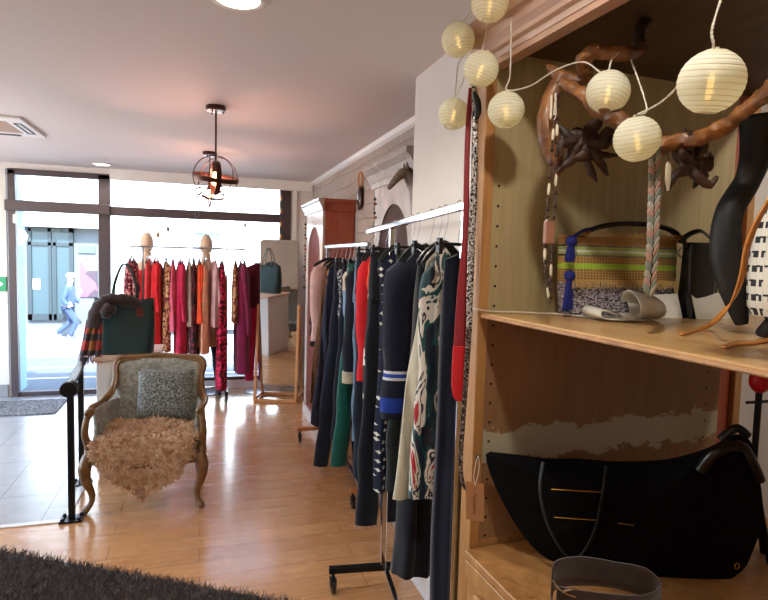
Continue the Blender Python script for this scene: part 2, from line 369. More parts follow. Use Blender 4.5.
skin('jacket', [(0,0,.88,.17),(0,0,1.15,.165),(.01,0,1.38,.18),(.015,0,1.47,.10),(.0,-.19,1.39,.09),(-.10,-.23,1.10,.072),(.05,-.24,.94,.055),(.0,.19,1.39,.09),(.08,.23,1.10,.072),(.25,.22,1.0,.055)], [(0,1),(1,2),(2,3),(2,4),(4,5),(5,6),(2,7),(7,8),(8,9)], jk, per)
skin('trousers', [(0,0,.93,.15),(0,-.09,.84,.11),(.20,-.09,.50,.08),(.02,-.09,.12,.06),(0,.09,.84,.11),(.02,.09,.48,.08),(-.32,.09,.18,.06)], [(0,1),(1,2),(2,3),(0,4),(4,5),(5,6)], jn, per)
mb = MB(); mb.ball((.05,0,1.74), .105, 16, 10, 1.05, .9, .8); mb.build('hair', plain('grey_hair', 'cfcac4', .8), per)

# ------------------------------------------------------------------ ceiling fittings
def ceiling_spot(x, y, label):
    t = empty('ceiling_spot', (x, y, CH), label, 'ceiling light')
    mb = MB(); mb.torus((0,0,-.004), .085, .012, n=32, flat=.5); mb.build('ring', W['whitepaint'], t)
    mb = MB(); mb.lathe([(.078,-.001),(.078,-.006),(.05,-.007)], 28); mb.build('lens', emit('lit_lens', 'fff2dc', 7), t); return t
sp = at(102, 164, CH, 2); ceiling_spot(sp.x, sp.y, 'lit round recessed light near the shop front above the door')
sp = at(238, -2, CH, 2); ceiling_spot(sp.x, sp.y, 'round recessed light at the very top edge of the picture')
cas = empty('ceiling_vent', (-1.52, 4.92, CH), 'square white ceiling air unit with beige grille, at the left', 'air vent')
mb = MB()
for s_ in (0, 1):
    for i in range(4):
        a = i*PI/2; c_, s2 = math.cos(a), math.sin(a)
        p = [(-.35,-.35),(.35,-.35),(.24,-.24),(-.24,-.24)]
        q = [(x*c_-y*s2, x*s2+y*c_, 0) for x, y in p]
    break
mb.box(-.35,-.35,-.02,.35,-.23,-.001); mb.box(-.35,.23,-.02,.35,.35,-.001); mb.box(-.35,-.23,-.02,-.23,.23,-.001); mb.box(.23,-.23,-.02,.35,.23,-.001)
mb.build('frame', W['whitepaint'], cas, smooth=False, bevel=.004)
mb = MB(); mb.box(-.23,-.23,-.014,.23,.23,-.002); mb.build('grille', plain('beige_grille', 'a98d78', .6), cas, smooth=False)
for a in range(4):
    mb = MB(); c_, s2 = [(1,0),(0,1),(-1,0),(0,-1)][a]
    P = lambda x, y: (x*c_-y*s2, x*s2+y*c_)
    for (x0, y0, x1, y1) in ((.265,-.19,.275,.19),(.305,-.19,.315,.19),(.275,-.19,.305,-.18),(.275,.18,.305,.19)):
        ax, ay = P(x0, y0); bx, by = P(x1, y1); mb.box(min(ax,bx), min(ay,by), -.024, max(ax,bx), max(ay,by), -.0201)
    mb.build('louvre', W['black'], cas, smooth=False)

def orb_pendant(x, y, zc, r, label, rots, sc=1):
    t = empty('pendant_lamp', (x, y, CH), label, 'pendant lamp', 'orb pendants over the shop floor')
    mb = MB(); mb.lathe([(.058,-.001),(.062,-.012),(.058,-.03),(.012,-.033)], 28); mb.build('canopy', W['bronze'], t)
    for i in range(3):
        a = 2*PI*i/3; mb = MB(); mb.lathe([(.004,-.03),(.005,-.042)], 8, (.042*math.cos(a), .042*math.sin(a), 0)); mb.build('screw', W['bronze'], t)
    mb = MB(); mb.tube([(0,0,-.03),(0,0,zc+r*.55)], .0055, 8); mb.build('rod', W['bronze'], t)
    for k, (rx, ry, rad, wd) in enumerate(rots):
        mb = MB(); rm = Matrix.Rotation(ry, 3, 'Z') @ Matrix.Rotation(rx, 3, 'X'); mb.torus((0,0,zc), rad, .003 if wd < .006 else .004, rm, 48, 6, wd/.004)
        mb.build('ring', W['bronze'], t)
    mb = MB(); mb.lathe([(.012,zc+r*.55),(.022,zc+r*.5),(.022,zc+r*.28),(.014,zc+r*.25)], 16); mb.build('socket', W['bronze'], t)
    mb = MB(); mb.lathe([(.010,zc+r*.27),(.018,zc+r*.12),(.026,zc-r*.12),(.022,zc-r*.28),(.004,zc-r*.36)], 18); mb.build('bulb', emit('warm_filament', 'ffb46a', 14), t)
    L = bpy.data.lights.new('bulb_light', 'POINT'); L.energy = 15; L.color = (1, .50, .36); L.shadow_soft_size = .03
    lo = bpy.data.objects.new('bulb_light', L); C.objects.link(lo); lo.parent = t; lo.location = (0, 0, zc-.04)
orb_pendant(.085, 3.74, -.43, .135, 'nearer bronze orb pendant lamp with a wide ring and lit bulb', [(R(90), R(15), .135, .004), (R(90), R(100), .10, .018), (R(14), R(20), .135, .016), (R(80), R(-40), .128, .004)])
orb_pendant(.074, 5.43, -.36, .12, 'farther bronze orb pendant lamp hanging beyond the first one', [(R(90), R(10), .125, .008), (R(30), R(20), .12, .008), (R(150), R(60), .12, .008), (R(90), R(95), .12, .008)])

# ------------------------------------------------------------------ light
scene.world = bpy.data.worlds.new('world'); scene.world.use_nodes = True
nt = scene.world.node_tree; sky = nt.nodes.new('ShaderNodeTexSky'); sky.sky_type = 'NISHITA'; sky.sun_disc = False
sky.sun_elevation = R(45); sky.sun_rotation = R(180); nt.links.new(sky.outputs[0], nt.nodes['Background'].inputs[0]); nt.nodes['Background'].inputs[1].default_value = 1.5
S = bpy.data.lights.new('sun', 'SUN'); S.energy = 18; S.angle = R(1); S.color = (1, .97, .93)
so = bpy.data.objects.new('sun', S); C.objects.link(so); so.rotation_euler = (R(48), 0, R(12)); so.location = (0, -5, 12)
def portal(x0, x1, z0, z1):
    L = bpy.data.lights.new('window_portal', 'AREA'); L.shape = 'RECTANGLE'; L.size = x1-x0; L.size_y = z1-z0; L.cycles.is_portal = True
    o = bpy.data.objects.new('window_portal', L); C.objects.link(o); o.location = ((x0+x1)/2, BY+.1, (z0+z1)/2); o.rotation_euler = (R(-90), 0, 0)
portal(-1.9, 1.0, .1, 2.42)
L = bpy.data.lights.new('window_portal', 'AREA'); L.shape = 'RECTANGLE'; L.size = 2.1; L.size_y = 4.0; L.cycles.is_portal = True
o = bpy.data.objects.new('window_portal', L); C.objects.link(o); o.location = (XL-.12, 4.65, 1.34); o.rotation_euler = (0, R(-90), 0)  # portal for the added side window
def lamp(x, y, e, col=(1, .93, .84), rad=.04, spot=None, z=CH-.03):
    L = bpy.data.lights.new('spot_light', 'SPOT' if spot else 'POINT'); L.energy = e; L.color = col; L.shadow_soft_size = rad
    if spot: L.spot_size = R(spot); L.spot_blend = .6
    o = bpy.data.objects.new('spot_light', L); C.objects.link(o); o.location = (x, y, z); return o
sp = at(102, 164, CH, 2); lamp(sp.x, sp.y, 14, spot=150)
sp = at(238, -2, CH, 2); lamp(sp.x, sp.y, 26, spot=150)
for x, y, e in ((.38, .55, 27), (-1.2, .6, 12), (-1.2, -1.6, 18), (1.95, .8, 18), (-2.6, 3.0, 30), (.4, -1.6, 20)):
    if (x, y) != (.38, .55) and x != 1.95: ceiling_spot(x, y, {(-1.2, .6): 'added unseen light above the rug', (-1.2, -1.6): 'added unseen light over the rear left of the shop', (-2.6, 3.0): 'added unseen light over the tiled side', (.4, -1.6): 'added unseen light over the rear right of the shop'}[(x, y)])  # rug, rear and tiled-side lights are unseen lamps added for room light
    else: ceiling_spot(x, y, 'recessed light in front of the wooden armoire' if x < 1 else 'recessed light behind the wooden armoire')
    lamp(x, y, e, spot=160)
def globe(x, y, z, e, label):  # out-of-view lamp, added to brighten the ceiling and walls
    t = empty('added_fill_lamp', (x, y, CH), label, 'pendant lamp')
    mb = MB(); mb.tube([(0,0,-.001), (0,0,z-CH+.11)], .004, 8); mb.build('cord', W['blackplastic'], t)
    mb = MB(); mb.lathe([(.05,-.001),(.05,-.02),(.01,-.024)], 20); mb.build('canopy', W['whitepaint'], t)
    mb = MB(); mb.ball((0, 0, z-CH), .11, 24, 14); o = mb.build('glass_globe', emit('opal_glass', 'ffe9d2', 1.0), t)
    L = bpy.data.lights.new('fill_light', 'POINT'); L.energy = e; L.color = (1, .90, .84); L.shadow_soft_size = .12
    lo = bpy.data.objects.new('fill_light', L); C.objects.link(lo); lo.parent = t; lo.location = (0, 0, z-CH); o.visible_shadow = True
    lo.location.z -= .24
globe(-1.5, 1.6, 2.0, 9, 'unseen added fill lamp over the rug side of the shop')
globe(-2.5, 4.6, 2.0, 48, 'unseen added fill lamp over the tiled entrance side')
globe(-.6, -1.4, 2.0, 7, 'unseen added fill lamp at the rear of the shop')
scene.view_settings.view_transform = 'Standard'; scene.view_settings.look = 'None'; scene.view_settings.exposure = .3; scene.view_settings.gamma = 1
scene.view_settings.use_curve_mapping = False
scene.cycles.use_denoising = True; scene.cycles.max_bounces = 8; scene.cycles.sample_clamp_indirect = 8; scene.cycles.caustics_reflective = False; scene.cycles.caustics_refractive = False

# ------------------------------------------------------------------ foreground armoire
AY = 1.36; AX0, AX1 = .70, 1.655; NY = .12
arm = empty('armoire', (AX0, AY, 0), 'large open honey wood armoire with one shelf, filling the right side', 'armoire', rz=R(2.8))
def A(mb): mb.v = [(x-AX0, y-AY, z) for x, y, z in mb.v]; return mb
for ya, yb in ((AY, AY+.03), (NY-.03, NY)):
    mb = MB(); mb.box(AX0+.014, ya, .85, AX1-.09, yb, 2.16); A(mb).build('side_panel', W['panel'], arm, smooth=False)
    mb = MB(); mb.box(AX0+.014, ya, 0, AX1-.03, yb, .85); A(mb).build('side_panel', W['armoire'], arm, smooth=False)
for x0, x1 in ((AX0-.014, AX0+.016), (AX1-.03, AX1)):
    for ya, yb in ((AY-.006, AY+.05), (NY-.05, NY+.012)):
        mb = MB(); mb.box(x0, ya, 0, x1, yb, 2.16); A(mb).build('stile', W['armoire'], arm, smooth=False, bevel=.003)
mb = MB(); mb.box(AX1-.09, AY+.012, .8, AX1-.031, AY+.04, 2.16); A(mb).build('inner_post', W['redwood'], arm, smooth=False)
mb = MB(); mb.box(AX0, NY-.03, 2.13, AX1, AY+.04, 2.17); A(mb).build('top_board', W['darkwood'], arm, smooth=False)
# cornice on the front and its return round the far side
prof = [(0,2.10),(-.006,2.10),(-.010,2.112),(-.018,2.118),(-.020,2.128),(-.030,2.142),(-.034,2.16),(-.044,2.166),(-.048,2.20),(0,2.20)]
mb = MB(); mb.prism(prof, (0, NY-.12-(AY+.04)-.02, 0), (AX0, AY+.06, 0), (1,0,0), (0,0,1)); A(mb).build('cornice', W['armoire_pink'], arm, smooth=False)
mb = MB(); mb.box(AX0-.004, NY, 2.085, AX0+.03, AY, 2.13); A(mb).build('top_rail', W['armoire_pink'], arm, smooth=False)
SZ = 1.465
mb = MB(); mb.box(AX0-.005, NY+.002, SZ-.014, AX1-.02, AY-.002, SZ); A(mb).build('shelf', W['shelfwood'], arm, smooth=False, bevel=.002)
mb = MB(); mb.box(AX0-.012, NY+.002, SZ-.012, AX0-.005, AY-.014, SZ-.004); A(mb).build('shelf_edge_moulding', W['armoire'], arm, smooth=False, bevel=.002)
LZ = .835
mb = MB(); mb.box(AX0-.03, NY-.05, LZ-.022, AX1, AY-.012, LZ); A(mb).build('bottom_board', W['armoire'], arm, smooth=False, bevel=.003)
mb = MB(); mb.box(AX0-.02, NY-.05, 0, AX0+.03, AY-.014, LZ-.022)
mb.box(AX0-.03, NY-.05, LZ-.07, AX0-.02, AY-.014, LZ-.024)
A(mb).build('lower_front', W['armoire'], arm, smooth=False, bevel=.003)
for ya, yb in ((.76, 1.29), (.16, .70)):
    mb = MB(); mb.box(AX0-.034, ya, .10, AX0-.02, yb, LZ-.09); mb.box(AX0-.042, ya+.06, .16, AX0-.034, yb-.06, LZ-.15); dr = A(mb).build('door', W['armoire'], arm, smooth=False, bevel=.004)
    mb = MB(); mb.tube([(AX0-.05, yb-.012, .62), (AX0-.05, yb-.012, .69)], .005, 8); A(mb).build('hinge', W['steel'], dr)

# ------------------------------------------------------------------ clothes rails
def caster(parent, x, y, r=.035):
    mb = MB(); mb.tube([(x, y, r*2-.01), (x, y, .10)], .008, 8); mb.box(x-.014, y-.018, r, x-.010, y+.018, r*2+.004); mb.box(x+.010, y-.018, r, x+.014, y+.018, r*2+.004); mb.box(x-.014, y-.018, r*2, x+.014, y+.018, r*2+.006)
    c = mb.build('castor', W['blackplastic'], parent, smooth=False)
    mb = MB(); rot = Matrix.Rotation(PI/2, 4, 'Y'); k = len(mb.v); mb.lathe([(.004,-.008),(r,-.007),(r,.007),(.004,.008)], 20); mb.v = [tuple(rot @ Vector(v)) for v in mb.v]
    mb.v = [(a+x, b+y, c_+r) for a, b, c_ in mb.v]; mb.build('wheel', W['blackplastic'], c)
def rack(label, A0, B0, z, u0, u1, depth, metal, group=None, sq=.026, bars='black', end=None):
    """rail from A0 to B0 at height z; uprights at fractions u0,u1; origin under A0"""
    A0, B0 = Vector((*A0, 0)), Vector((*B0, 0)); D = (B0-A0); L = D.length; d = D.normalized(); s = Vector((d.y, -d.x, 0))
    t = empty('clothes_rack', A0, label, 'clothes rack', group)
    mb = MB(); mb.bar(Vector((0,0,z)), d*L+Vector((0,0,z)), sq, sq); mb.build('rail', W[metal], t, smooth=False, bevel=.004)
    for u in (u0, u1):
        p = d*(L*u)
        if end and u == u1: depth = end
        mb = MB(); mb.bar(p+Vector((0,0,.10)), p+Vector((0,0,z-sq/2)), sq*.95, sq*.95, up=d); mb.build('upright', W[metal], t, smooth=False, bevel=.003)
        mb = MB(); mb.bar(p-s*depth/2+Vector((0,0,.115)), p+s*depth/2+Vector((0,0,.115)), .03, .03); mb.build('base_bar', W[bars], t, smooth=False, bevel=.003)
        for k in (-1, 1):
            q = p+s*k*(depth/2-.02); caster(t, q.x, q.y)
    mb = MB(); mb.bar(d*(L*u0)+Vector((0,0,.14)), d*(L*u1)+Vector((0,0,.14)), .02, .02); mb.build('lower_bar', W[metal], t, smooth=False)
    return t
NRA, NRB, NRZ = (.94, 3.30), (.70, 1.46), 1.75
FRA, FRB, FRZ = (1.03, 4.95), (.98, 3.42), 1.68
RRA, RRB, RRZ = (-.70, 6.5), (.47, 6.5), 1.65
def railx(A0, B0, y): u = (y-A0[1])/(B0[1]-A0[1]); return A0[0]+u*(B0[0]-A0[0])
rack('chrome clothes rack nearest the camera, full of navy clothes', NRA, NRB, NRZ, .40, .99, .52, 'chrome')
rack('grey clothes rack behind the near chrome one, with a pink cardigan at its far end', FRA, FRB, FRZ, .06, .96, .46, 'steel', bars='beech', end=.14)
rack('thin dark rail in front of the shop window, full of red dresses', RRA, RRB, RRZ, .11, .83, .40, 'steel', sq=.020)

def hanger_proto(kind, label, group, w=.19):
    """origin at the rail centre; arms along local x"""
    t = empty('hanger', (0,0,0), label, 'hanger', group)
    mb = MB(); pts = [(-.002,0,-.105),(0,0,-.075),(.012,0,-.055),(.022,0,-.03)] + [(.022*math.cos(a), 0, -.002+.024*math.sin(a)) for a in [R(x) for x in range(0, 200, 25)]]
    mb.tube(pts, .0016, 6); mb.build('hook', W['steel'], t)
    if kind == 'clip':
        mb = MB(); mb.tube([(-w,0,-.105),(w,0,-.105)], .005, 8); mb.build('bar', W['blackplastic'], t)
        for x in (-w+.03, w-.03):
            mb = MB(); mb.box(x-.014,-.012,-.135,x+.014,.012,-.088); mb.build('clip', W['blackplastic'], t, smooth=False, bevel=.003)
    else:
        mb = MB(); mb.tube(spline([(-w,0,-.165),(-w*.7,0,-.135),(-w*.25,0,-.108),(0,0,-.100),(w*.25,0,-.108),(w*.7,0,-.135),(w,0,-.165)], 4), [.007]*25, 8, flat=1.6); mb.build('arms', W['blackplastic'] if kind == 'black' else W['whitepaint'], t)
    return t
HP = {}
def hang(kind, x, y, z, rz, key):
    labels = {'near': 'black hanger on the chrome rack nearest the camera', 'far': 'black hanger on the rack behind the nearest one', 'rear': 'hanger on the rail in front of the shop window'}
    grp = {'near': 'hangers on the near chrome rack', 'far': 'hangers on the second rack', 'rear': 'hangers on the window rail'}
    k = (kind, key)
    if k not in HP: HP[k] = o = hanger_proto(kind, labels[key]+(' with trouser clips' if kind == 'clip' else ''), grp[key]+(' with clips' if kind == 'clip' else ''), .16 if key != 'rear' else .17)
    else: o = copy_tree(HP[k])
    o.location = (x, y, z); o.rotation_euler.z = rz
    return o

# ---- fabrics
def z_bands(m, base, bands):
    """woven bands: (z0,z1,colour) below the rail, in the garment's own coordinates"""
    z = m.sep(m.coord())[2]
    for z0, z1, c in bands:
        f = m.math('MULTIPLY', m.math('GREATER_THAN', z, z0), m.math('LESS_THAN', z, z1)); base = m.mix(f, base, c)
    return base
def weave(m, col, amt=.12, sc=14):
    v = m.coord(); n = m.noise(v, sc, 4, .6)
    return m.mix(m.ramp(n, [(.3, (amt,)*3), (.7, (0,)*3)]), col, '000000')
def fab(name, col, bands=(), rough=.88, sheen=.25, amt=.25):
    m = Mat(name, col, rough, sheen=sheen, spec=.2)
    m.color(z_bands(m, weave(m, col, amt), bands)); m.bump(m.noise(m.coord((1,1,.25)), 40, 3), .35, .004); return m.m
def pattern(name, stops, scale, kind='voro', const=True, stretch=(1,1,1), bands=(), rough=.85):
    m = Mat(name, 'ffffff', rough, sheen=.15, spec=.2); v = m.coord(stretch)
    f = m.voro(v, scale, 'Color') if kind == 'voro' else (m.voro(v, scale, 'Distance') if kind == 'dots' else m.noise(v, scale, 2, .5, 1.5))
    m.color(z_bands(m, m.ramp(f, stops, const), bands)); m.bump(m.noise(m.coord((1,1,.25)), 40, 3), .3, .004); return m.m
F = {
 'black': fab('black_knit', '121215'), 'navy': fab('navy_wool', '141a2e'), 'navy2': fab('deep_navy', '10141f'), 'ink': fab('ink_blue', '1b2238'),
 'jeans': fab('dark_denim', '1c2738', amt=.4), 'blue_denim': fab('light_denim', '6d8aa6', amt=.25), 'greydenim': fab('washed_grey_denim', '27302f', amt=.4),
 'teal': fab('teal_satin', '0f5a4e', rough=.4, amt=.2), 'pink': fab('powder_pink_knit', 'd8b4ac'), 'red': fab('scarlet_crepe', 'd8222a'), 'coral': fab('coral_crepe', 'e84448'),
 'crimson': fab('crimson_crepe', 'c8244c', amt=.35), 'rose': fab('rose_silk', 'e0607c', rough=.6), 'taupe': fab('taupe_silk', 'a08478', rough=.6), 'orange': fab('orange_knit', 'e84c22'), 'peach': fab('peach_lace', 'e0a080'),
 'plum': fab('plum_velvet', '7a1440', sheen=.3, amt=.4), 'burgundy': fab('burgundy_knit', '5e1224'), 'fuchsia': fab('fuchsia_cloth', 'c82050'), 'lilac': fab('pale_lilac', 'c8a0a0'),
 'leopard': pattern('leopard_print', [(0, '1c120e'), (.3, '7c5638'), (.45, '5a3c26')], 55, 'dots'),
 'autumn': pattern('autumn_print', [(0, 'a85a30'), (.22, '1c1a24'), (.62, 'b88058'), (.75, '241f2a')], 26),
 'speckle': pattern('speckled_print', [(0, '2c3238'), (.45, 'a8acac'), (.6, '59626a'), (.8, 'c4c6c4')], 90),
 'stars': pattern('star_print', [(0, 'c8c4b4'), (.20, '181c30')], 17, 'dots', stretch=(1, .02, 1)),
 'brownprint': pattern('brown_column_print', [(0, '5a3020'), (.35, 'c09060'), (.6, '80302c'), (.8, 'd8b890')], 60),
 'redprint': pattern('dark_red_print', [(0, '681828'), (.4, 'b87870'), (.6, '3c1420'), (.8, '902838')], 45),
 'redfloral': pattern('crimson_floral', [(0, 'a01030'), (.4, '400818'), (.6, 'd03058'), (.8, '701028')], 40),
 'darkfloral': pattern('dark_floral', [(0, '301824'), (.5, '803040'), (.7, '181018')], 50),
 'greyprint': pattern('pale_grey_print', [(0, 'c4bcb8'), (.5, '807478'), (.7, 'e4dcd8')], 60),
 'blackwhite': pattern('black_white_print', [(0, '141418'), (.5, 'd8d4cc'), (.7, '1c1c20')], 30),
}
def brush_mat():
    m = Mat('brush_stroke_print', 'ffffff', .55, sheen=.1); v = m.coord((3.2, 3.2, 1.5), rot=(0, R(28), 0))
    n = m.noise(v, 2.6, 3, .55, 1.8)
    c = m.ramp(n, [(0, '0e1c30'), (.40, '0f4a4c'), (.46, 'dcd8cc'), (.52, '101c34'), (.56, 'd8d4c8'), (.62, 'a81828')], True)
    n2 = m.noise(m.coord((3, 3, 1.5), rot=(0, R(28), 0), loc=(4, 2, 7)), 3.2, 2, .5, 1.0)
    c = m.mix(m.math('GREATER_THAN', n2, .56), c, '123c44'); m.color(c); return m.m
def star_mat():
    m = Mat('star_print', '181c30', .85, spec=.2); x = m.sep(m.coord()); cb = m.n('ShaderNodeCombineXYZ')
    m.L.new(x[0], cb.inputs[0]); m.L.new(x[2], cb.inputs[1])
    t = m.n('ShaderNodeTexVoronoi', voronoi_dimensions='2D', distance='MINKOWSKI'); t.inputs['Exponent'].default_value = .7; t.inputs['Scale'].default_value = 24; t.inputs['Randomness'].default_value = .7
    m.L.new(cb.outputs[0], t.inputs['Vector']); m.color(m.ramp(t.outputs['Distance'], [(0, 'c8c4b4'), (.27, '181c30')], True)); return m.m
F['stars'] = star_mat()
F['brush'] = brush_mat()
F['sweater'] = fab('navy_striped_sweater', '14182c', [(-.602,-.592,'c8ccd4'),(-.592,-.578,'2448a0'),(-.578,-.568,'d0d4dc'),(-.72,-.665,'1c3c98')])
F['cuffcoat'] = fab('navy_coat', '121726')
F['block'] = fab('colour_block_knit', 'c8c0aa', [(-.60,-.30,'7894b4'),(-.28,-.2,'b8b09a')])
F['cream'] = fab('cream_lining', 'cfcab4'); F['creamfur'] = fab('cream_fleece', 'b9b096')

def body_mesh(mb, hwL, hwR, hemL, hemR, L, th, neck=.045, top=-.10, drop=.07, fold=.010, k=7, seed=0, nz=26, na=44, hemwave=.0, ex=1.0):
    rnd = random.Random(seed); ph = [rnd.uniform(0, 6.28) for _ in range(6)]
    vs = []
    for i in range(nz+1):
        t = i/nz; e = t**ex
        for j in range(na):
            a = 2*PI*j/na; c, s = math.cos(a), math.sin(a)
            sx = math.copysign(abs(c)**.75, c); sy = math.copysign(abs(s)**.9, s)
            wL = hwL+(hemL-hwL)*e; wR = hwR+(hemR-hwR)*e
            if t < .12: q = .90+.10*(t/.12); wL *= q; wR *= q
            x = sx*(wR if c > 0 else wL)
            tk = th*(.35+.65*min(1, t/.15))
            y = sy*tk
            amp = fold*min(1, t*2.2)
            y += amp*math.sin(k*x/max(hwL, .1)*1.6+ph[0]+t*1.3)+amp*.5*math.sin(k*2.1*x/max(hwL, .1)+ph[1]-t*2)
            x += amp*.6*math.sin(3*t*PI+ph[2])*t
            sh = abs(x)/max(hwL, hwR, .05); ztop = top-drop*min(1, sh)
            if sh*max(hwL, hwR) < neck: ztop -= .012*(1-(sh*max(hwL, hwR)/neck)**2)
            zb = -L + hemwave*math.sin(x*23+ph[3])
            vs.append((x, y, ztop*(1-t)+zb*t))
    fs = [(i*na+j, i*na+(j+1)%na, (i+1)*na+(j+1)%na, (i+1)*na+j) for i in range(nz) for j in range(na)]
    fs.append(tuple(range(na)))
    mb.add(vs, fs)
def garment(name, label, cat, x, y, z, hwL, hwR, hemL, hemR, L, th, m, rz=0, sleeves=None, group=None, hk='black', key='near', skin_=None, top=-.10, drop=.07, **kw):
    """sleeves: (length, outward drift, radius, material) on the shoulders"""
    seed = int(abs(x*1000+y*7919)) % 9973
    mb = MB(); body_mesh(mb, hwL, hwR, hemL, hemR, L, th, seed=seed, top=top, drop=drop, **kw)
    o = mb.build(name, m, loc=(x, y, z)); o.rotation_euler.z = rz; tag(o, label, cat, group)
    if sleeves:
        sl, drift, r, sm = sleeves[:4]
        for sgn in (-1, 1):
            w = hwL if sgn < 0 else hwR
            mb = MB(); rnd = random.Random(seed+sgn); pts = []; rs = []
            n = 14
            for i in range(n+1):
                t = i/n
                pts.append((sgn*(w*.80+ (drift if sgn < 0 else drift*.4)*t**.8+.006*math.sin(t*9+seed)), (-.012+.010*math.sin(t*5+seed)) - th*.5*t, top-drop*.85-.01-(sl)*t)); rs.append(r*(1.05-.30*t)*(1 if i else .6)+.0035*math.sin(t*17+seed))
            mb.tube(pts, rs, 14, flat=.62, flat_up=(0,1,0)); s = mb.build('sleeve', sm, o)
            if len(sleeves) > 4:
                mb = MB(); a, b = Vector(pts[-2]), Vector(pts[-1]); dd = (b-a).normalized()
                cl = sleeves[5] if len(sleeves) > 5 else .05
                mb.tube([b-dd*cl, b-dd*cl*.5, b+dd*.004], [rs[-1]*1.10+.004]*3, 14, flat=.66, flat_up=(0,1,0)); mb.build('cuff', sleeves[4], s)
    if hk: hang(hk, x, y, z, rz, key).scale.x = min(1.0, max(.45, (hwL+.01)/.16)) if key != 'rear' else 1.0
    return o
def trousers(label, x, y, z, w, L, m, rz=0, key='near', spread=.02, cat='trousers', stitch=None, fringe=None, hk='clip', th=.03):
    seed = int(abs(x*1000+y*7919)) % 9973
    t = empty('trousers', (x, y, z), label, cat, rz=rz); top = -.125
    mb = MB(); body_mesh(mb, w, w, w*1.12, w*1.12, .36, th, top=top, drop=0, neck=0, fold=.004, seed=seed, nz=8); mb.build('hips', m, t)
    mb = MB(); mb.lathe([(1.0,-.03),(1.02,0)], 40, (0,0,top+.004), w*1.0, th*.6, cap=False); mb.build('waistband', m, t, solid=.004)
    for sgn in (-1, 1):
        mb = MB(); n = 16; pts = [(sgn*(w*.48+spread*i/n)+.004*math.sin(i*.9+seed), .006*sgn+.006*math.sin(i*.6+seed), -.31-(L-.31)*i/n) for i in range(n+1)]
        rs = [w*.55*(1-i/n)+max(w*.47, .058)*(i/n)+.003*math.sin(i*1.7+seed) for i in range(n+1)]
        mb.tube(pts, rs, 18, flat=.5, flat_up=(0,1,0)); lg = mb.build('leg', m, t)
        if fringe:
            mb = MB(); rnd = random.Random(seed)
            for q in range(34):
                a = 2*PI*q/34; px = pts[-1][0]+rs[-1]*math.cos(a); py = pts[-1][1]+rs[-1]*.42*math.sin(a)
                mb.tube([(px, py, -L+.004), (px+rnd.uniform(-.006,.006), py+rnd.uniform(-.004,.004), -L-rnd.uniform(.01,.025))], .0014, 4)
            mb.build('fringe', fringe, lg)
    if stitch:
        mb = MB(); mb.lathe([(.011,0),(.011,.004),(.003,.005)], 16); mb.v = [(a-w*.55, -th-.012-c_, b-.46) for a, b, c_ in mb.v]; mb.build('button', stitch, t)
    hang(hk, x, y, z, rz, key).scale.x = min(1.0, max(.45, w/.15))
    return t

def place(rk, Y, tl, hl, wallx):
    """rail point and left half-widths so the left outline runs from photo point tl down to hl"""
    A0, B0, Z = {'near': (NRA, NRB, NRZ), 'far': (FRA, FRB, FRZ)}[rk]
    X = railx(A0, B0, Y); a, b = at(*tl, Y), at(*hl, Y)
    hw = min(.24, max(.045, X-a.x)); hem = min(.34, max(.05, X-b.x))
    r = wallx-X-.02
    return X, Y, Z, hw, min(hw, r), hem, min(hem, r), Z-b.z
def G(rk, Y, tl, hl, name, label, cat, m, th=.034, sleeves=None, hk='black', wall=None, **kw):
    X, Y, Z, a, b, c, d_, L = place(rk, Y, tl, hl, wall or (1.0 if Y < 2.8 else 1.28))
    if sleeves:
        r = sleeves[2]; out = a+(c-a)*min(1, sleeves[0]/L)
        sleeves = (sleeves[0], max(-.02, out-r*.8-a*.8))+tuple(sleeves[2:]); c = max(.05, c-r*.9)
    return garment(name, label, cat, X, Y, Z, a, b, c, d_, L, th, F[m], sleeves=sleeves, hk=hk, key=rk, **kw)
def T(rk, Y, tl, hl, label, m, **kw):
    X, Y, Z, a, b, c, d_, L = place(rk, Y, tl, hl, 1.28)
    w = min(max(a, .075 if Y != 2.15 else .06), (1.0 if Y < 2.8 else 1.28)-X-.03)
    return trousers(label, X, Y, Z, min(w, .17), L, F[m], key=rk, spread=max(-.3*min(w,.17), min(.12, c-.48*w-max(w*.47, .058))), **kw)
# second rack, far end first
G('far', 4.90, (318,256), (304,335), 'coat', 'black coat at the far end of the second rack, behind the pink cardigan', 'coat', 'black', sleeves=(.5,.05,.05,F['black']))
G('far', 4.78, (315,262), (309,350), 'cardigan', 'powder pink knitted cardigan with dark cuffs on the second rack', 'cardigan', 'pink', th=.05, sleeves=(.66,.05,.065,F['pink'],F['black'],.04))
G('far', 4.62, (324,290), (308,402), 'dress', 'leopard print dress hanging beside the pink cardigan', 'dress', 'leopard')
G('far', 4.46, (330,262), (321,350), 'blouse', 'orange and dark autumn print blouse on the second rack', 'blouse', 'autumn', sleeves=(.40,.03,.04,F['autumn']))
G('far', 4.30, (328,258), (311,425), 'dress', 'long ink blue dress next to the autumn print blouse', 'dress', 'ink', fold=.014, hemwave=.02)
T('far', 4.12, (338,246), (313,466), 'dark denim trousers on the second rack with hem near the floor', 'jeans')
G('far', 3.98, (344,262), (331,382), 'blouse', 'grey speckled blouse between dark trousers on the second rack', 'blouse', 'speckle', sleeves=(.40,.02,.045,F['speckle']))
T('far', 3.86, (352,247), (330,440), 'navy trousers right behind the grey speckled blouse', 'navy')
G('far', 3.74, (358,260), (343,330), 'sweater', 'colour block sweater in cream and light blue', 'sweater', 'block', sleeves=(.42,.03,.075,F['block']))
T('far', 3.68, (356,250), (330,466), 'teal green satin trousers hanging below the colour block sweater', 'teal', th=.04)
G('far', 3.55, (370,248), (338,378), 'coat', 'navy coat with cream fleece cuffs at the near end of the second rack', 'coat', 'cuffcoat', sleeves=(.70,.10,.075,F['cuffcoat'],F['creamfur'],.07))
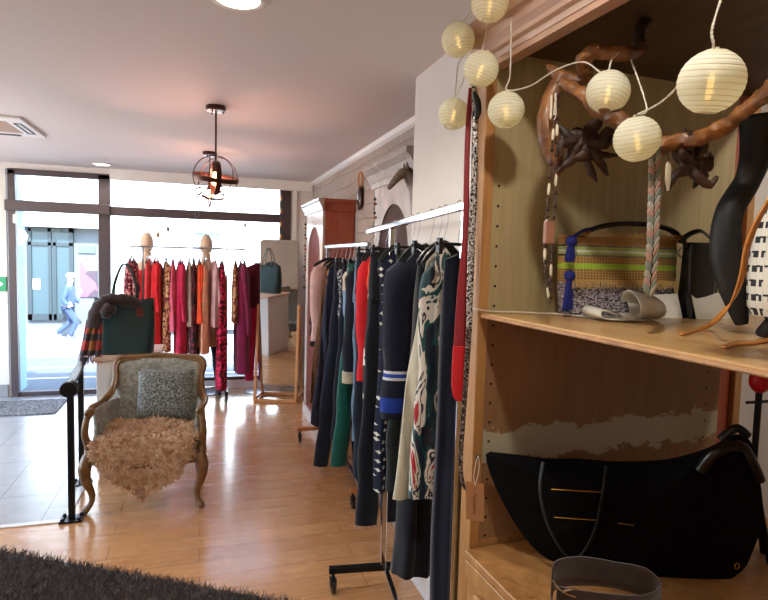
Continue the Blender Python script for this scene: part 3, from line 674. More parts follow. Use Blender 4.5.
T('far', 3.47, (372,250), (352,440), 'light blue denim trousers at the near end of the second rack', 'blue_denim')
# nearest rack, far end first
T('near', 3.24, (380,248), (359,475), 'dark denim trousers at the far end of the near chrome rack', 'jeans')
G('near', 3.06, (382,262), (353,386), 'coat', 'bright red coat showing between dark clothes on the near rack', 'coat', 'red', sleeves=(.66,.09,.07,F['red']))
G('near', 2.98, (382,256), (378,290), 'scarf', 'tan orange collar piece above the red coat', 'scarf', 'orange', th=.02, hk=None)
G('near', 2.95, (390,262), (362,402), 'blouse', 'black and white print blouse beside the red coat', 'blouse', 'blackwhite')
T('near', 2.72, (396,250), (354,524), 'navy trousers with frayed hem just left of the star print', 'navy2', fringe=F['lilac'])
G('near', 2.50, (402,256), (365,492), 'dress', 'navy dress printed with small cream stars', 'dress', 'stars', ex=.45, sleeves=(.35,.03,.045,F['stars']))
T('near', 2.15, (424,250), (384,490), 'washed grey denim trousers with a metal button', 'greydenim', stitch=W['steel'])
G('near', 2.06, (419,250), (376,388), 'sweater', 'navy sweater with white and blue stripes round the sleeves', 'sweater', 'sweater', th=.035, sleeves=(.58,.11,.085,F['sweater']))
G('near', 1.86, (432,300), (391,574), 'skirt', 'long black skirt reaching lowest on the near rack', 'skirt', 'navy2', th=.05, fold=.016, top=-.13, drop=0, hk='clip')
G('near', 1.69, (442,264), (397,498), 'jacket', 'brush stroke print jacket in cream, teal and red', 'jacket', 'brush', th=.035, sleeves=(.50,.0,.035,F['brush']))
G('near', 1.76, (439,264), (391,499), 'shirt', 'cream shirt showing as a pale strip left of the brush print jacket', 'shirt', 'cream', th=.02)
G('near', 1.545, (452,250), (441,640), 'dress', 'long plain navy dress at the near end of the chrome rack', 'dress', 'navy', th=.03, fold=.008, drop=.03, top=-.12, hk='clip')

# ------------------------------------------------------------------ window rail (clothes seen edge on)
def R_(px0, px1, ptop, pbot, name, label, cat, m, Yo=0, sl=None, hk='black', depth=.17, y0=6.5, **kw):
    Y = 6.5+Yo; a, b = at(px0, pbot, Y), at(px1, pbot, Y); w = (b.x-a.x)/2
    t = at((px0+px1)/2, ptop, Y); X = (a.x+b.x)/2+.0
    rnd = random.Random(px0*7)
    # origin at rail; garment plane runs away from the window (local x along world y)
    o = garment(name, label, cat, X, Y, RRZ, depth*.8, depth*.8, depth, depth, RRZ-a.z, w*.86, F[m], rz=R(90)+rnd.uniform(-.12, .12), sleeves=((sl[0], .02, max(.03, w*.7), F[sl[1]]) if sl else None), hk=hk, key='rear', fold=.012, k=6, **kw)
    return o
R_(125, 139, 258, 302, 'blouse', 'dark red patterned blouse at the left end of the window rail', 'blouse', 'redprint', sl=(.35,'redprint'))
R_(150, 163, 262, 344, 'dress', 'scarlet dress hanging near the left mannequin on the window rail', 'dress', 'red', sl=(.5,'red'))
R_(146, 152, 262, 330, 'blouse', 'coral blouse hanging left of the scarlet dress', 'blouse', 'coral')
R_(162, 170, 262, 350, 'dress', 'brown column print dress between red dresses', 'dress', 'brownprint', sl=(.5,'brownprint'))
R_(170, 176, 262, 330, 'blouse', 'thin rose silk blouse right of the brown column print', 'blouse', 'rose')
R_(174, 187, 262, 358, 'dress', 'crimson crepe dress in the middle of the window rail', 'dress', 'crimson', sl=(.6,'crimson'))
R_(186, 192, 260, 325, 'blouse', 'taupe silk blouse hanging beside the crimson crepe dress', 'blouse', 'taupe')
R_(190, 197, 260, 356, 'dress', 'dark floral dress next to the orange jumper', 'dress', 'darkfloral')
R_(196, 202, 258, 322, 'jumper', 'orange jumper on the window rail', 'jumper', 'orange', sl=(.4,'orange'))
R_(201, 209, 262, 352, 'dress', 'peach lace dress right of the orange jumper', 'dress', 'peach')
R_(210, 218, 262, 326, 'cardigan', 'dusty lilac cardigan left of the crimson floral dress', 'cardigan', 'lilac', sl=(.45,'lilac'))
R_(216, 226, 258, 388, 'dress', 'long crimson floral dress reaching almost to the castor', 'dress', 'redfloral')
R_(232, 238, 262, 322, 'blouse', 'peach and brown print blouse by the plum dress', 'blouse', 'brownprint')
R_(234, 249, 258, 372, 'dress', 'long plum velvet dress at the right end of the window rail', 'dress', 'plum', sl=(.75,'plum'))
R_(186, 196, 330, 352, 'skirt', 'pale grey print skirt hem below the taupe blouse', 'skirt', 'greyprint', Yo=.06, hk=None, drop=0, top=-.7)

# mannequins in the window
flesh = plain('mannequin_beige', 'd3b496', .45)
def mannequin(px, Y, label, legs=False, clothes=None):
    X = at(px, 300, Y).x; t = empty('mannequin', (X, Y, 0), label, 'mannequin')
    mb = MB(); pr = [(.13,.80),(.165,.88),(.17,.95),(.135,1.08),(.13,1.14),(.165,1.28),(.175,1.36),(.15,1.44),(.06,1.50),(.048,1.55),(.046,1.60)]
    if legs: pr = [(r_, z) for r_, z in pr]
    mb.lathe([(.02,.79)]+pr+[(.01,1.605)], 28, sy=.62); mb.build('torso', flesh, t)
    mb = MB(); mb.lathe([(.01,1.60),(.05,1.605),(.07,1.66),(.066,1.74),(.03,1.80),(.002,1.81)], 20, sy=1.1); mb.build('head', flesh, t)
    if legs:
        for s_ in (-1, 1):
            mb = MB(); mb.tube(spline([(s_*.08,0,.86),(s_*.10,.0,.60),(s_*.12,-.01,.42),(s_*.13,.01,.25),(s_*.14,0,.08)], 4), [.085,.082,.078,.072,.066,.060,.055,.052,.050,.052,.054,.050,.045,.040,.036,.034,.033], 14); mb.build('leg', F['black'], t)
            mb = MB(); mb.tube([(s_*.14,.02,.05),(s_*.145,-.10,.03),(s_*.15,-.16,.02)], [.035,.035,.02], 10); mb.build('foot', F['black'], t)
    else:
        mb = MB(); mb.tube([(0,0,.02),(0,0,.82)], .015, 10); mb.build('pole', W['steel'], t)
    mb = MB(); mb.lathe([(.16,.101),(.16,.109),(.02,.115)] if False else [(.16,.0),(.16,.01),(.02,.018)], 28); mb.build('base', W['steel'], t)
    return t, X
m1, x1 = mannequin(147, 6.86, 'beige mannequin behind the left end of the window rail, in a scarlet top')
mb = MB(); body_mesh(mb, .18, .18, .19, .19, .62, .115, top=.0, drop=.10, neck=.06, fold=.006); mb.build('top', F['red'], m1, loc=(0,0,1.50))
m2, x2 = mannequin(206, 6.86, 'beige mannequin with black legs behind the middle of the window rail', True)
mb = MB(); body_mesh(mb, .18, .18, .25, .25, .95, .12, top=.0, drop=.10, neck=.06, fold=.012); mb.build('dress', F['peach'], m2, loc=(0,0,1.50))
# single stand with burgundy top and fuchsia trousers behind the mirror
vs_ = empty('clothes_stand', (at(257, 300, 6.80).x, 6.80, 0), 'slim metal stand by the window holding a burgundy top, left of the mirror', 'stand')
mb = MB(); mb.tube([(0,0,.02),(0,0,1.50)], .010, 10); mb.tube([(-.16,0,1.50),(.16,0,1.50)], .008, 8); mb.build('pole', W['steel'], vs_)
mb = MB(); mb.lathe([(.12,0),(.12,.012),(.012,.02)], 28); mb.build('base', W['steel'], vs_)
sx = vs_.location.x
def G2(name, label, cat, m, z, L, w, top, **kw): 
    mb = MB(); body_mesh(mb, w, w, w*1.05, w*1.05, L, .045, top=top, fold=.01, seed=5, **kw); o = mb.build(name, F[m], loc=(sx, 6.80, z)); return tag(o, label, cat)
o = G2('jumper', 'burgundy jumper on the slim stand left of the mirror', 'jumper', 'burgundy', 1.61, .62, .15, -.10)
for s_ in (-1, 1):
    mb = MB(); mb.tube([(s_*.14,0,-.18),(s_*.17,-.01,-.35),(s_*.18,0,-.55)], [.05,.045,.04], 12, flat=.7, flat_up=(0,1,0)); mb.build('sleeve', F['burgundy'], o)
t = empty('trousers', (sx, 6.80, 1.0), 'fuchsia trousers hanging below the burgundy jumper', 'trousers')
mb = MB(); body_mesh(mb, .12, .12, .13, .13, .22, .035, top=0, drop=0, neck=0, fold=.003, nz=6); mb.build('hips', F['fuchsia'], t)
for s_ in (-1, 1):
    mb = MB(); mb.tube([(s_*.06,0,-.18),(s_*.07,.01,-.5),(s_*.08,0,-.86)], [.065,.058,.05], 14, flat=.6, flat_up=(0,1,0)); mb.build('leg', F['fuchsia'], t)

# hanging ornaments in the window
orn = plain('gold_ornament', 'b08048', .3, .6); orng = plain('grey_ornament', '6b6d72', .4)
def ornament(px, py0, py1, label, mats, n=2, Y=6.93, ring=False):
    a, b = at(px, py0, Y), at(px, py1, Y); t = empty('window_ornament', (b.x, Y, b.z), label, 'ornament'); h = 2.368-b.z
    mb = MB(); mb.tube([(0,0,.02),(0,0,h)], .0012, 5); mb.build('thread', orng, t)
    for i in range(n):
        mb = MB(); z = i*(h*.8/max(1, n-1)) if n > 1 else 0
        if ring: mb.torus((0,0,z), .035, .004, Matrix.Rotation(PI/2, 3, 'X') @ Matrix.Rotation(R(50), 3, 'Y'), 28, 6)
        else: mb.lathe([(.003,z+.05),(.012,z+.03),(.018,z+.012),(.012,z-.01),(.003,z-.02)], 12)
        mb.build('pendant', mats, t)
ornament(158, 230, 236, 'small gold pendant hanging left in the shop window', orn, 1)
ornament(168, 223, 230, 'small grey pendant hanging next to the gold one', orng, 1)
ornament(245, 223, 226, 'small grey pendant near the right part of the window', orng, 1)
ornament(197, 200, 214, 'little ring ornament hanging below the orb lamps', orng, 1, ring=True)
ornament(281, 205, 238, 'string of small gold beads hanging on the right window post', orn, 4, Y=6.95)
# exit sign
a, b = at(-6, 291, BY-.01), at(6.5, 277, BY-.01)
mb = MB(); mb.box(a.x, BY-.03, a.z, b.x, BY-.002, b.z); ex = mb.build('exit_sign', plain('green_sign', '1f9a62', .5), smooth=False); tag(ex, 'green emergency exit sign on the wall left of the door', 'exit sign')
mb = MB(); mb.prism([(.02,.03),(.06,.03),(.06,.02),(.085,.045),(.06,.07),(.06,.06),(.02,.06)], (0,-.002,0), (b.x-.11, BY-.0301, a.z+.03), (1,0,0), (0,0,1)); mb.build('arrow', W['whitepaint'], ex, smooth=False)
# door mat
mb = MB(); mb.box(-3.0, 6.22, .004, -1.34, 6.82, .016); mm = Mat('grey_mat', '6c6c6e', .95); mm.color(mm.ramp(mm.voro(mm.coord(), 60, 'Color'), [(.3, '505052'), (.7, '8a8a8a')])); o = mb.build('door_mat', mm.m, smooth=False, bevel=.003); tag(o, 'grey entrance mat on the tiles inside the shop door', 'door mat')
# handrail
p1 = (-.722, 3.726); p2 = (-.769, 4.30)
hr = empty('handrail', (*p1, 0), 'black metal handrail beside the armchair at the corner of the tiles', 'handrail')
q2 = Vector((p2[0]-p1[0], p2[1]-p1[1], 0))
for i, q in enumerate((Vector((0,0,0)), q2)):
    mb = MB(); mb.box(q.x-.017, q.y-.017, .012, q.x+.017, q.y+.017, .80 if i == 0 else .84); mb.build('post', W['black'], hr, smooth=False, bevel=.003)
    mb = MB(); mb.box(q.x-.06, q.y-.05, .0, q.x+.06, q.y+.05, .012); bp = mb.build('base_plate', W['black'], hr, smooth=False)
    for dx in (-.045, .045):
        for dy in (-.035, .035):
            mb = MB(); mb.lathe([(.011,.012),(.011,.024),(.005,.028)], 6, (q.x+dx, q.y+dy, 0)); mb.build('bolt', W['black'], bp, smooth=False)
mb = MB(); mb.bar((0,0,.82), q2+Vector((0,.22,.86)), .05, .022); mb.build('top_bar', W['black'], hr, smooth=False, bevel=.004)
mb = MB(); mb.lathe([(.002,-.035),(.045,-.035),(.05,0),(.045,.035),(.002,.035)], 24); rot = Matrix.Rotation(PI/2, 4, 'X'); mb.v = [tuple((rot @ Vector(v))+Vector((-.005,0,.79))) for v in mb.v]; mb.build('end_cap', W['black'], hr)

# pedestal behind the armchair, bag and scarf
PX0, PX1, PY0, PY1, PZ = -.68, -.30, 4.30, 4.85, .86
ped = empty('pedestal', (-.49, 4.66, 0), 'white painted display box behind the armchair', 'pedestal')
mb = MB(); mb.box(-.20,-.26,.03,.20,.27,PZ-.03); mb.build('body', W['whitepaint'], ped, smooth=False, bevel=.003)
mb = MB(); mb.box(-.215,-.275,PZ-.03,.215,.285,PZ); mb.build('top', wood('pale_top', 'c8a890', 'dcc0a8', .4), ped, smooth=False, bevel=.004)
mb = MB(); mb.box(-.19,-.25,0,.19,.26,.03); mb.build('plinth', W['whitepaint'], ped, smooth=False)
green = Mat('dark_green_leather', '0e3434', .5); green.bump(green.noise(green.coord(), 90, 3), .15, .002); green = green.m
bx = at(123, 350, 4.5).x
bag = empty('tote_bag', (bx+.01, 4.56, PZ), 'dark green tote bag with tall handles standing on the white pedestal', 'bag')
def bagbody(w0, w1, h, d, n=30):
    mb = MB(); vs = []
    nz = 12
    for i in range(nz+1):
        t = i/nz; w = w0+(w1-w0)*t; dd = d*(1-.55*t)
        for j in range(n):
            a = 2*PI*j/n; c, s = math.cos(a), math.sin(a)
            x = math.copysign(abs(c)**.35, c)*w; y = math.copysign(abs(s)**.5, s)*dd
            vs.append((x+.008*math.sin(t*4+y*20), y+.006*math.sin(x*25+t*3), h*t-.018*t*math.sin((x/w+1)*PI/2)))
    fs = [(i*n+j, i*n+(j+1)%n, (i+1)*n+(j+1)%n, (i+1)*n+j) for i in range(nz) for j in range(n)]; fs.append(tuple(range(n)))
    mb.add(vs, fs); return mb
bagbody(.185, .20, .40, .09).build('body', green, bag)
for y in (-.04, .04):
    mb = MB(); mb.tube(spline([(-.07,y,.36),(-.075,y*.9,.48),(-.03,y*.5,.62),(0,y*.4,.645),(.03,y*.5,.62),(.075,y*.9,.48),(.07,y,.36)], 6), .007, 8); mb.build('handle', green, bag)
mb = MB(); mb.box(.075,-.062,.27,.125,-.056,.34); mb.build('label_tag', plain('brown_leather', '6a3424', .6), bag, smooth=False)
tart = Mat('tartan_wool', '8a2a20', .95, sheen=.4); v = tart.coord()
xs = tart.sep(v); f1 = tart.math('GREATER_THAN', tart.math('SINE', tart.math('MULTIPLY', xs[0], 70)), .4); f2 = tart.math('GREATER_THAN', tart.math('SINE', tart.math('MULTIPLY', xs[2], 55)), .3)
tart.color(tart.mix(f1, tart.mix(f2, '9c2a20', '2c3036'), tart.mix(f2, 'a06a30', '30302e'))); tart = tart.m
gs = cloth('grey_brown_scarf', '242226', '463a38', 30)
sc_ = empty('scarf', (bx-.12, 4.48, PZ+.34), 'grey scarf with red tartan fringed end draped over the green tote bag', 'scarf')
mb = MB(); mb.tube(spline([(.24,-.02,.02),(.17,-.04,.045),(.08,-.05,.055),(.01,-.06,.03),(-.035,-.07,-.04),(-.05,-.08,-.14)], 5), [.022,.026,.036,.034,.040,.044,.038,.046,.050,.042,.044,.052,.046,.050,.056,.048,.050,.058,.052,.050,.056,.052,.05,.054,.05,.05][:26], 16, flat=.8, flat_up=(0,1,0)); mb.build('folded_wrap', gs, sc_)
mb = MB(); mb.tube(spline([(.06,-.07,.02),(.03,-.085,-.03),(.06,-.09,-.05)], 6), [.04,.045,.05,.05,.05,.05,.048,.045,.04,.035,.03,.02,.01], 12); mb.build('knot', gs, sc_)
def drape(mb, P0, P1, w0, w1, n=10, m=16, wave=.012, k=3):
    P0, P1 = Vector(P0), Vector(P1)
    mb.grid(lambda u, v: P0.lerp(P1, u)+Vector(((v-.5)*(w0+(w1-w0)*u), wave*math.sin(v*k*2*PI+u*2), 0)), n, m)
mb = MB(); drape(mb, (-.045,-.085,-.08), (-.075,-.09,-.33), .10, .14); tl_ = mb.build('tartan_end', tart, sc_, solid=.008)
mb = MB()
for q in range(22):
    x = -.075+(q/21-.5)*.14; mb.tube([(x,-.09,-.325),(x+random.uniform(-.008,.008),-.093,-.37-random.uniform(0,.02))], .0028, 5)
mb.build('fringe', plain('red_fringe', 'a82a28', .9), tl_)

# ------------------------------------------------------------------ armchair
CXY = (-.295, 4.0)
ch = empty('armchair', (*CXY, 0), 'carved wooden armchair with grey green damask upholstery, standing before the white pedestal', 'armchair', rz=R(-7))
cw = wood('walnut_frame', '5a3a1e', '84602f', .38, (3, 3, 3), 5, .2)
dm = Mat('grey_green_damask', '86867a', .75, sheen=.3); dn = dm.noise(dm.coord(), 16, 2, .4, 2.2); dm.color(dm.ramp(dn, [(.44, '76786c'), (.56, '969484')])); dm.bump(dm.noise(dm.coord(), 140, 2), .2, .002); dm = dm.m
def radii(vals, n):
    out = []
    for i in range(n):
        t = i/(n-1)*(len(vals)-1); k = min(int(t), len(vals)-2); out.append(vals[k]+(vals[k+1]-vals[k])*(t-k))
    return out
def stube(mb, pts, rv, n=12, k=8, **kw):
    P = spline(pts, k); mb.tube(P, radii(rv, len(P)), n, **kw)
arm_l = [(-.305,-.19,.625),(-.312,-.13,.645),(-.312,-.02,.635),(-.300,.09,.645),(-.272,.165,.69),(-.262,.215,.77),(-.272,.255,.845),(-.235,.275,.888),(-.11,.29,.893),(0,.293,.903)]
full = arm_l+[(-x, y, z) for x, y, z in reversed(arm_l[:-1])]
mb = MB(); stube(mb, full, [.021,.019,.017,.017,.019,.020,.021,.020,.020,.022,.020,.020,.021,.020,.019,.017,.017,.019,.021]); mb.build('top_frame', cw, ch)
mb = MB(); stube(mb, [(x*.955, y-.024, z-.014) for x, y, z in full[3:-3]], [.008]*4, 8); mb.build('moulding', cw, ch)
for s_ in (-1, 1):
    mb = MB(); stube(mb, [(s_*.305,-.19,.628),(s_*.318,-.215,.585),(s_*.326,-.225,.50),(s_*.318,-.20,.42),(s_*.312,-.215,.36),(s_*.315,-.235,.33)], [.026,.018,.020,.021,.024,.030]); mb.build('arm_support', cw, ch)
    mb = MB(); mb.ball((s_*.305,-.205,.632), .028, 14, 8, 1, 1.1, .85); mb.torus((s_*.305,-.232,.628), .014, .006, Matrix.Rotation(PI/2, 3, 'X'), 18, 6); mb.build('arm_scroll', cw, ch)
    mb = MB(); stube(mb, [(s_*.305,-.225,.36),(s_*.322,-.245,.29),(s_*.318,-.245,.21),(s_*.292,-.225,.12),(s_*.295,-.228,.06),(s_*.318,-.250,.022),(s_*.322,-.262,.014)], [.034,.036,.028,.019,.016,.021,.013]); lg = mb.build('leg', cw, ch)
    mb = MB(); mb.torus((s_*.315,-.272,.30), .014, .005, Matrix.Rotation(PI/2, 3, 'X'), 18, 6); mb.build('carving', cw, lg)
    mb = MB(); stube(mb, [(s_*.23,.20,.36),(s_*.235,.215,.24),(s_*.24,.235,.12),(s_*.25,.27,.02),(s_*.25,.275,.012)], [.026,.022,.018,.018,.014]); mb.build('leg', cw, ch)
    mb = MB(); stube(mb, [(s_*.305,-.21,.335),(s_*.30,-.02,.32),(s_*.25,.19,.335)], [.028,.024,.026]); mb.build('side_rail', cw, ch)
    mb = MB()
    def side(u, v, s_=s_):
        y = -.16+.34*u; z = .40+(.235-.01*u)*v; x = s_*(.292-.035*u**2-.02*math.sin(v*PI)*(.6))
        return Vector((x, y, z))
    mb.grid(side, 12, 8); mb.build('side_upholstery', dm, ch, solid=.028)
mb = MB(); stube(mb, [(-.305,-.235,.335),(-.20,-.265,.325),(-.09,-.278,.30),(0,-.285,.315),(.09,-.278,.30),(.20,-.265,.325),(.305,-.235,.335)], [.03,.024,.026,.030,.026,.024,.03]); mb.build('front_rail', cw, ch)
mb = MB()
def back(u, v):
    x = (v-.5)*2; top = .885-.02*x*x
    z = .42+(top-.42)*u; return Vector((x*(.262-.012*(1-u)), .165+.115*u+.028*x*x*(-1)*.6-.02*math.sin(u*PI)*math.cos(x*1.4), z))
mb.grid(back, 14, 16); mb.build('back_upholstery', dm, ch, solid=.035)
mb = MB(); n = 36
def seat_pt(u, v):
    a = 2*PI*v; c, s = math.cos(a), math.sin(a)
    x = math.copysign(abs(c)**.45, c)*.275; y = -.035+math.copysign(abs(s)**.45, s)*.205
    prof = [(.0,.345),(.96,.345),(1,.37),(1,.42),(.96,.452),(.6,.465),(0,.47)]
    k = u*(len(prof)-1); i = min(int(k), len(prof)-2); r_ = prof[i][0]+(prof[i+1][0]-prof[i][0])*(k-i); z = prof[i][1]+(prof[i+1][1]-prof[i][1])*(k-i)
    return Vector((x*r_, y*r_-.02*(1-r_)*0, z))
mb.grid(seat_pt, 18, n); mb.build('seat', dm, ch)
ch.scale = (1.06, 1.0, .975)
# cushion
cm = Mat('mottled_grey_cushion', '8a8a88', .8, sheen=.2); cn = cm.noise(cm.coord(), 120, 5, .75)
cz = cm.sep(cm.coord())[2]; cm.color(cm.ramp(cn, [(.40, '24282a'), (.5, '5c625f'), (.62, 'b4b8b0')])); cm.bump(cn, .4, .004); cm = cm.m
def pillow(w, h, t, pinch=.06, n=22):
    mb = MB()
    for sg in (-1, 1):
        def f(u, v):
            x, z = (u-.5)*2, (v-.5)*2; b = ((1-x**4)*(1-z**4))**.55
            k = 1-pinch*(1-(abs(x)*abs(z))**1.2)*(abs(x)**6+abs(z)**6)/2
            return Vector((x*w/2*k, sg*t/2*b, z*h/2*k))
        mb.grid(f, n, n)
    return mb
cu = pillow(.36, .33, .11).build('cushion', cm); tag(cu, 'mottled grey square cushion leaning on the back of the armchair', 'cushion')
cu.location = (-.22, 4.075, .655); cu.rotation_euler = (R(-14), 0, R(-8))
# sheepskin
skn = Mat('sheepskin_wool', 'c89a72', .9, sheen=.5); sn = skn.noise(skn.coord(), 24, 4, .7); skn.color(skn.ramp(sn, [(.35, 'a87850'), (.5, 'd0a880'), (.68, 'e6cdb0')])); skn = skn.m
rnd = random.Random(3)
def skin_pt(u, v):
    """u across -1..1, v 0 rear .. 1 front tip"""
    wid = .285 if v < .62 else .285*max(.10, 1-((v-.62)/.38)**1.5)
    wid += .018*math.sin(v*17)+.012*math.sin(v*31+1)
    x = u*wid; s_ = v*.76
    if s_ < .37: y, z = .13-s_, .475+.02*math.sin(v*9)
    else:
        q = s_-.37; y = -.24-.055*(1-math.exp(-q*14)); z = .475-q*.92*(1-math.exp(-q*30)) if q > 0 else .475
    z += .012*math.sin(u*5+v*8)-.02*u*u*(1 if v < .55 else .2)
    if v > .5: x *= 1
    return Vector((x+.01*math.sin(v*6), y, z))
mb = MB(); mb.grid(lambda a, b: skin_pt(a*2-1, b), 24, 36); 
sk_o = mb.build('sheepskin', skn, solid=.012); tag(sk_o, 'curly beige sheepskin draped over the armchair seat, its point hanging in front', 'sheepskin')
sk_o.scale = (1.03, 1.0, .985); sk_o.location = (*CXY, 0); sk_o.rotation_euler.z = R(-7)
mb = MB()
def blade(mb, p, nrm, L, w, curl, seg=4):
    t = Vector((rnd.gauss(0,1), rnd.gauss(0,1), rnd.gauss(0,1))); side = nrm.cross(t).normalized()*w; d = nrm.copy(); q = Vector(p); vs = []
    for i in range(seg+1):
        k = 1-i/seg*.7; vs += [q-side*k, q+side*k]
        d = (d+side.normalized().cross(nrm)*curl+Vector((0,0,-.12))).normalized(); q = q+d*(L/seg)
    mb.add(vs, [(2*i, 2*i+1, 2*i+3, 2*i+2) for i in range(seg)])
for i in range(15000):
    u = rnd.uniform(-1, 1); v = rnd.random()
    if v > .62 and rnd.random() > max(.15, 1-((v-.62)/.38)**1.5): continue
    p = skin_pt(u, v); du = skin_pt(min(1, u+.02), v)-skin_pt(u-.02, v); dv = skin_pt(u, min(1, v+.02))-skin_pt(u, v-.02)
    nn = du.cross(dv).normalized()
    if nn.dot(Vector((0,-.5,1))) < 0: nn = -nn
    if abs(u) > .9: nn = (nn+Vector((math.copysign(.7, u), 0, -.1))).normalized()
    if v > .93: nn = (nn+Vector((0,0,-.8))).normalized()
    blade(mb, p, (nn+Vector((rnd.gauss(0,.35), rnd.gauss(0,.35), rnd.gauss(0,.2)))).normalized(), rnd.uniform(.025, .045), .0042, rnd.choice((-1,1))*rnd.uniform(.3, .9))
mb.build('wool', skn, sk_o, fix=False)

# ------------------------------------------------------------------ dark shaggy rug
e0, e1 = Vector((-1.75, 3.80, 0)), Vector((.80, 2.26, 0)); e0 = Vector((-1.016-.9, 3.459+.55-.05, 0)); e1 = Vector((.403+.25, 2.591-.153-.05, 0))
ed = (e1-e0).normalized(); en = Vector((ed.y, -ed.x, 0))
RL = (e1-e0).length; RWD = 1.6
rugm = Mat('dark_shaggy_pile', '2e2725', .95, sheen=.4); rn = rugm.noise(rugm.coord(), 30, 3); rugm.color(rugm.ramp(rn, [(.35, '241c1a'), (.65, '5e504a')])); rugm = rugm.m
mb = MB(); mb.add([e0-e0, e1-e0, e1-e0+en*RWD, en*RWD, e0-e0+Vector((0,0,.012)), e1-e0+Vector((0,0,.012)), e1-e0+en*RWD+Vector((0,0,.012)), en*RWD+Vector((0,0,.012))], [(0,3,2,1),(4,5,6,7),(0,1,5,4),(1,2,6,5),(2,3,7,6),(3,0,4,7)])
rug = mb.build('rug', rugm, smooth=False); rug.location = (e0.x, e0.y, .001); tag(rug, 'dark brown shaggy rug in the lower left corner', 'rug')
mb = MB(); rnd = random.Random(5)
for i in range(52000):
    a = rnd.uniform(.2, RL); b = rnd.uniform(-.005, 1.0)
    if b > .62 and rnd.random() < .5: continue
    p = ed*a+en*b+Vector((0,0,.010))
    blade(mb, p, Vector((rnd.gauss(0,.5), rnd.gauss(0,.5)+.1, 1)).normalized(), rnd.uniform(.028, .048), .0024, rnd.uniform(-.35, .35), 3)
pile = mb.build('pile', rugm, rug, fix=False)

# ------------------------------------------------------------------ standing mirror
mx, my = at(279, 300, 6.38).x, 6.38
mr = empty('standing_mirror', (mx, my, 0), 'tall rounded mirror in a beech stand near the shop window', 'mirror', rz=R(-20))
mg = Mat('mirror_glass', 'e8ecec', .02, metal=1).m
MW, M0, M1 = .205, .16, 1.76
def rrect(w, z0, z1, r, n=6):
    out = []
    for cx_, cz_, a0 in ((w-r, z1-r, 0), (-w+r, z1-r, 90), (-w+r, z0+r, 180), (w-r, z0+r, 270)):
        out += [(cx_+r*math.cos(R(a0+90*i/n)), cz_+r*math.sin(R(a0+90*i/n))) for i in range(n+1)]
    return out
tilt = Matrix.Rotation(R(2.5), 4, 'X')
def tl(mb, z0=1.03): mb.v = [tuple((tilt @ (Vector(v)-Vector((0,0,z0))))+Vector((0,0,z0))) for v in mb.v]; return mb
mb = MB(); mb.prism(rrect(MW, M0, M1, .045), (0,.004,0), (0,-.006,0), (1,0,0), (0,0,1)); tl(mb).build('mirror_glass', mg, mr, smooth=False)
mb = MB(); mb.prism(rrect(MW+.004, M0-.004, M1+.004, .048), (0,.014,0), (0,-.0015,0), (1,0,0), (0,0,1)); tl(mb).build('backing', W['greywood'], mr, smooth=False)
for s_ in (-1, 1):
    mb = MB(); mb.bar((s_*.225, -.12, .0), (s_*.222, .0, 1.06), .028, .028); mb.build('front_leg', W['beech'], mr, smooth=False, bevel=.003)
    mb = MB(); mb.bar((s_*.225, .22, .0), (s_*.222, .02, 1.04), .028, .026); mb.build('rear_leg', W['beech'], mr, smooth=False, bevel=.003)
    mb = MB(); mb.bar((s_*.225, -.12, .035), (s_*.225, .22, .035), .03, .03); mb.build('side_bar', W['beech'], mr, smooth=False, bevel=.003)
    mb = MB(); mb.tube([(s_*.205,.01,1.03),(s_*.245,.01,1.03)], .014, 12); mb.build('pivot_knob', W['beech'], mr)
for y in (-.12, .22):
    mb = MB(); mb.bar((-.24, y, .02), (.24, y, .02), .034, .034); mb.build('cross_bar', W['beech'], mr, smooth=False, bevel=.003)

# ------------------------------------------------------------------ wall furniture along the stone wall
def wall_armoire(x0, x1, y0, y1, h, body, front, inner, label, corn=.05, ch_=.10):
    t = empty('armoire', (x1, y0, 0), label, 'armoire')
    def B(mb): mb.v = [(a-x1, b-y0, c) for a, b, c in mb.v]; return mb
    mb = MB(); mb.box(x0+.02, y0, 0, x1, y1, h-ch_); B(mb).build('body', body, t, smooth=False, bevel=.003)
    w = y1-y0; r = w/2-.11; arch_z = h-ch_-.13-r
    poly = [(0, .12), (0, h-ch_), (w, h-ch_), (w, .12), (w-.11, .12), (w-.11, arch_z)]+[(w/2+r*math.cos(a), arch_z+r*1.0*math.sin(a)) for a in [PI*i/16 for i in range(1, 16)]]+[(.11, arch_z), (.11, .12)]
    mb = MB(); mb.prism(poly, (.022,0,0), (x0,y0,0), (0,1,0), (0,0,1)); B(mb).build('front_frame', front, t, smooth=False)
    mb = MB(); mb.box(x0+.012, y0+.10, .12, x0+.0199, y1-.10, h-ch_-.05); B(mb).build('arched_panel', inner, t, smooth=False)
    mb = MB(); mb.box(x0-.012, y0-.01, 0, x1, y1+.01, .12); B(mb).build('plinth', front, t, smooth=False, bevel=.004)
    pr = [(0,h-ch_),(-.012,h-ch_),(-.02,h-ch_+.03),(-.03,h-ch_+.045),(-.05,h-ch_+.08),(-corn,h-.03),(-corn,h),(0,h)]
    mb = MB(); mb.prism(pr, (0, w+.09, 0), (x0, y0-.045, 0), (1,0,0), (0,0,1)); B(mb).build('cornice', front, t, smooth=False)
    mb = MB(); mb.box(x0, y0-.04, h-.03, x1, y1+.04, h-.001); mb.box(x0, y0-.02, h-ch_, x1, y1+.02, h-.03); B(mb).build('top_board', body, t, smooth=False)
    return t
wall_armoire(1.01, 1.295, 5.0, 5.80, 2.10, W['redwood'], W['sheenpaint'], wood('dark_red_panel', '5c241c', '78342a', .75, (3,3,.5), 5), 'reddish wooden armoire with sheen-painted arched front against the stone wall, far along it')
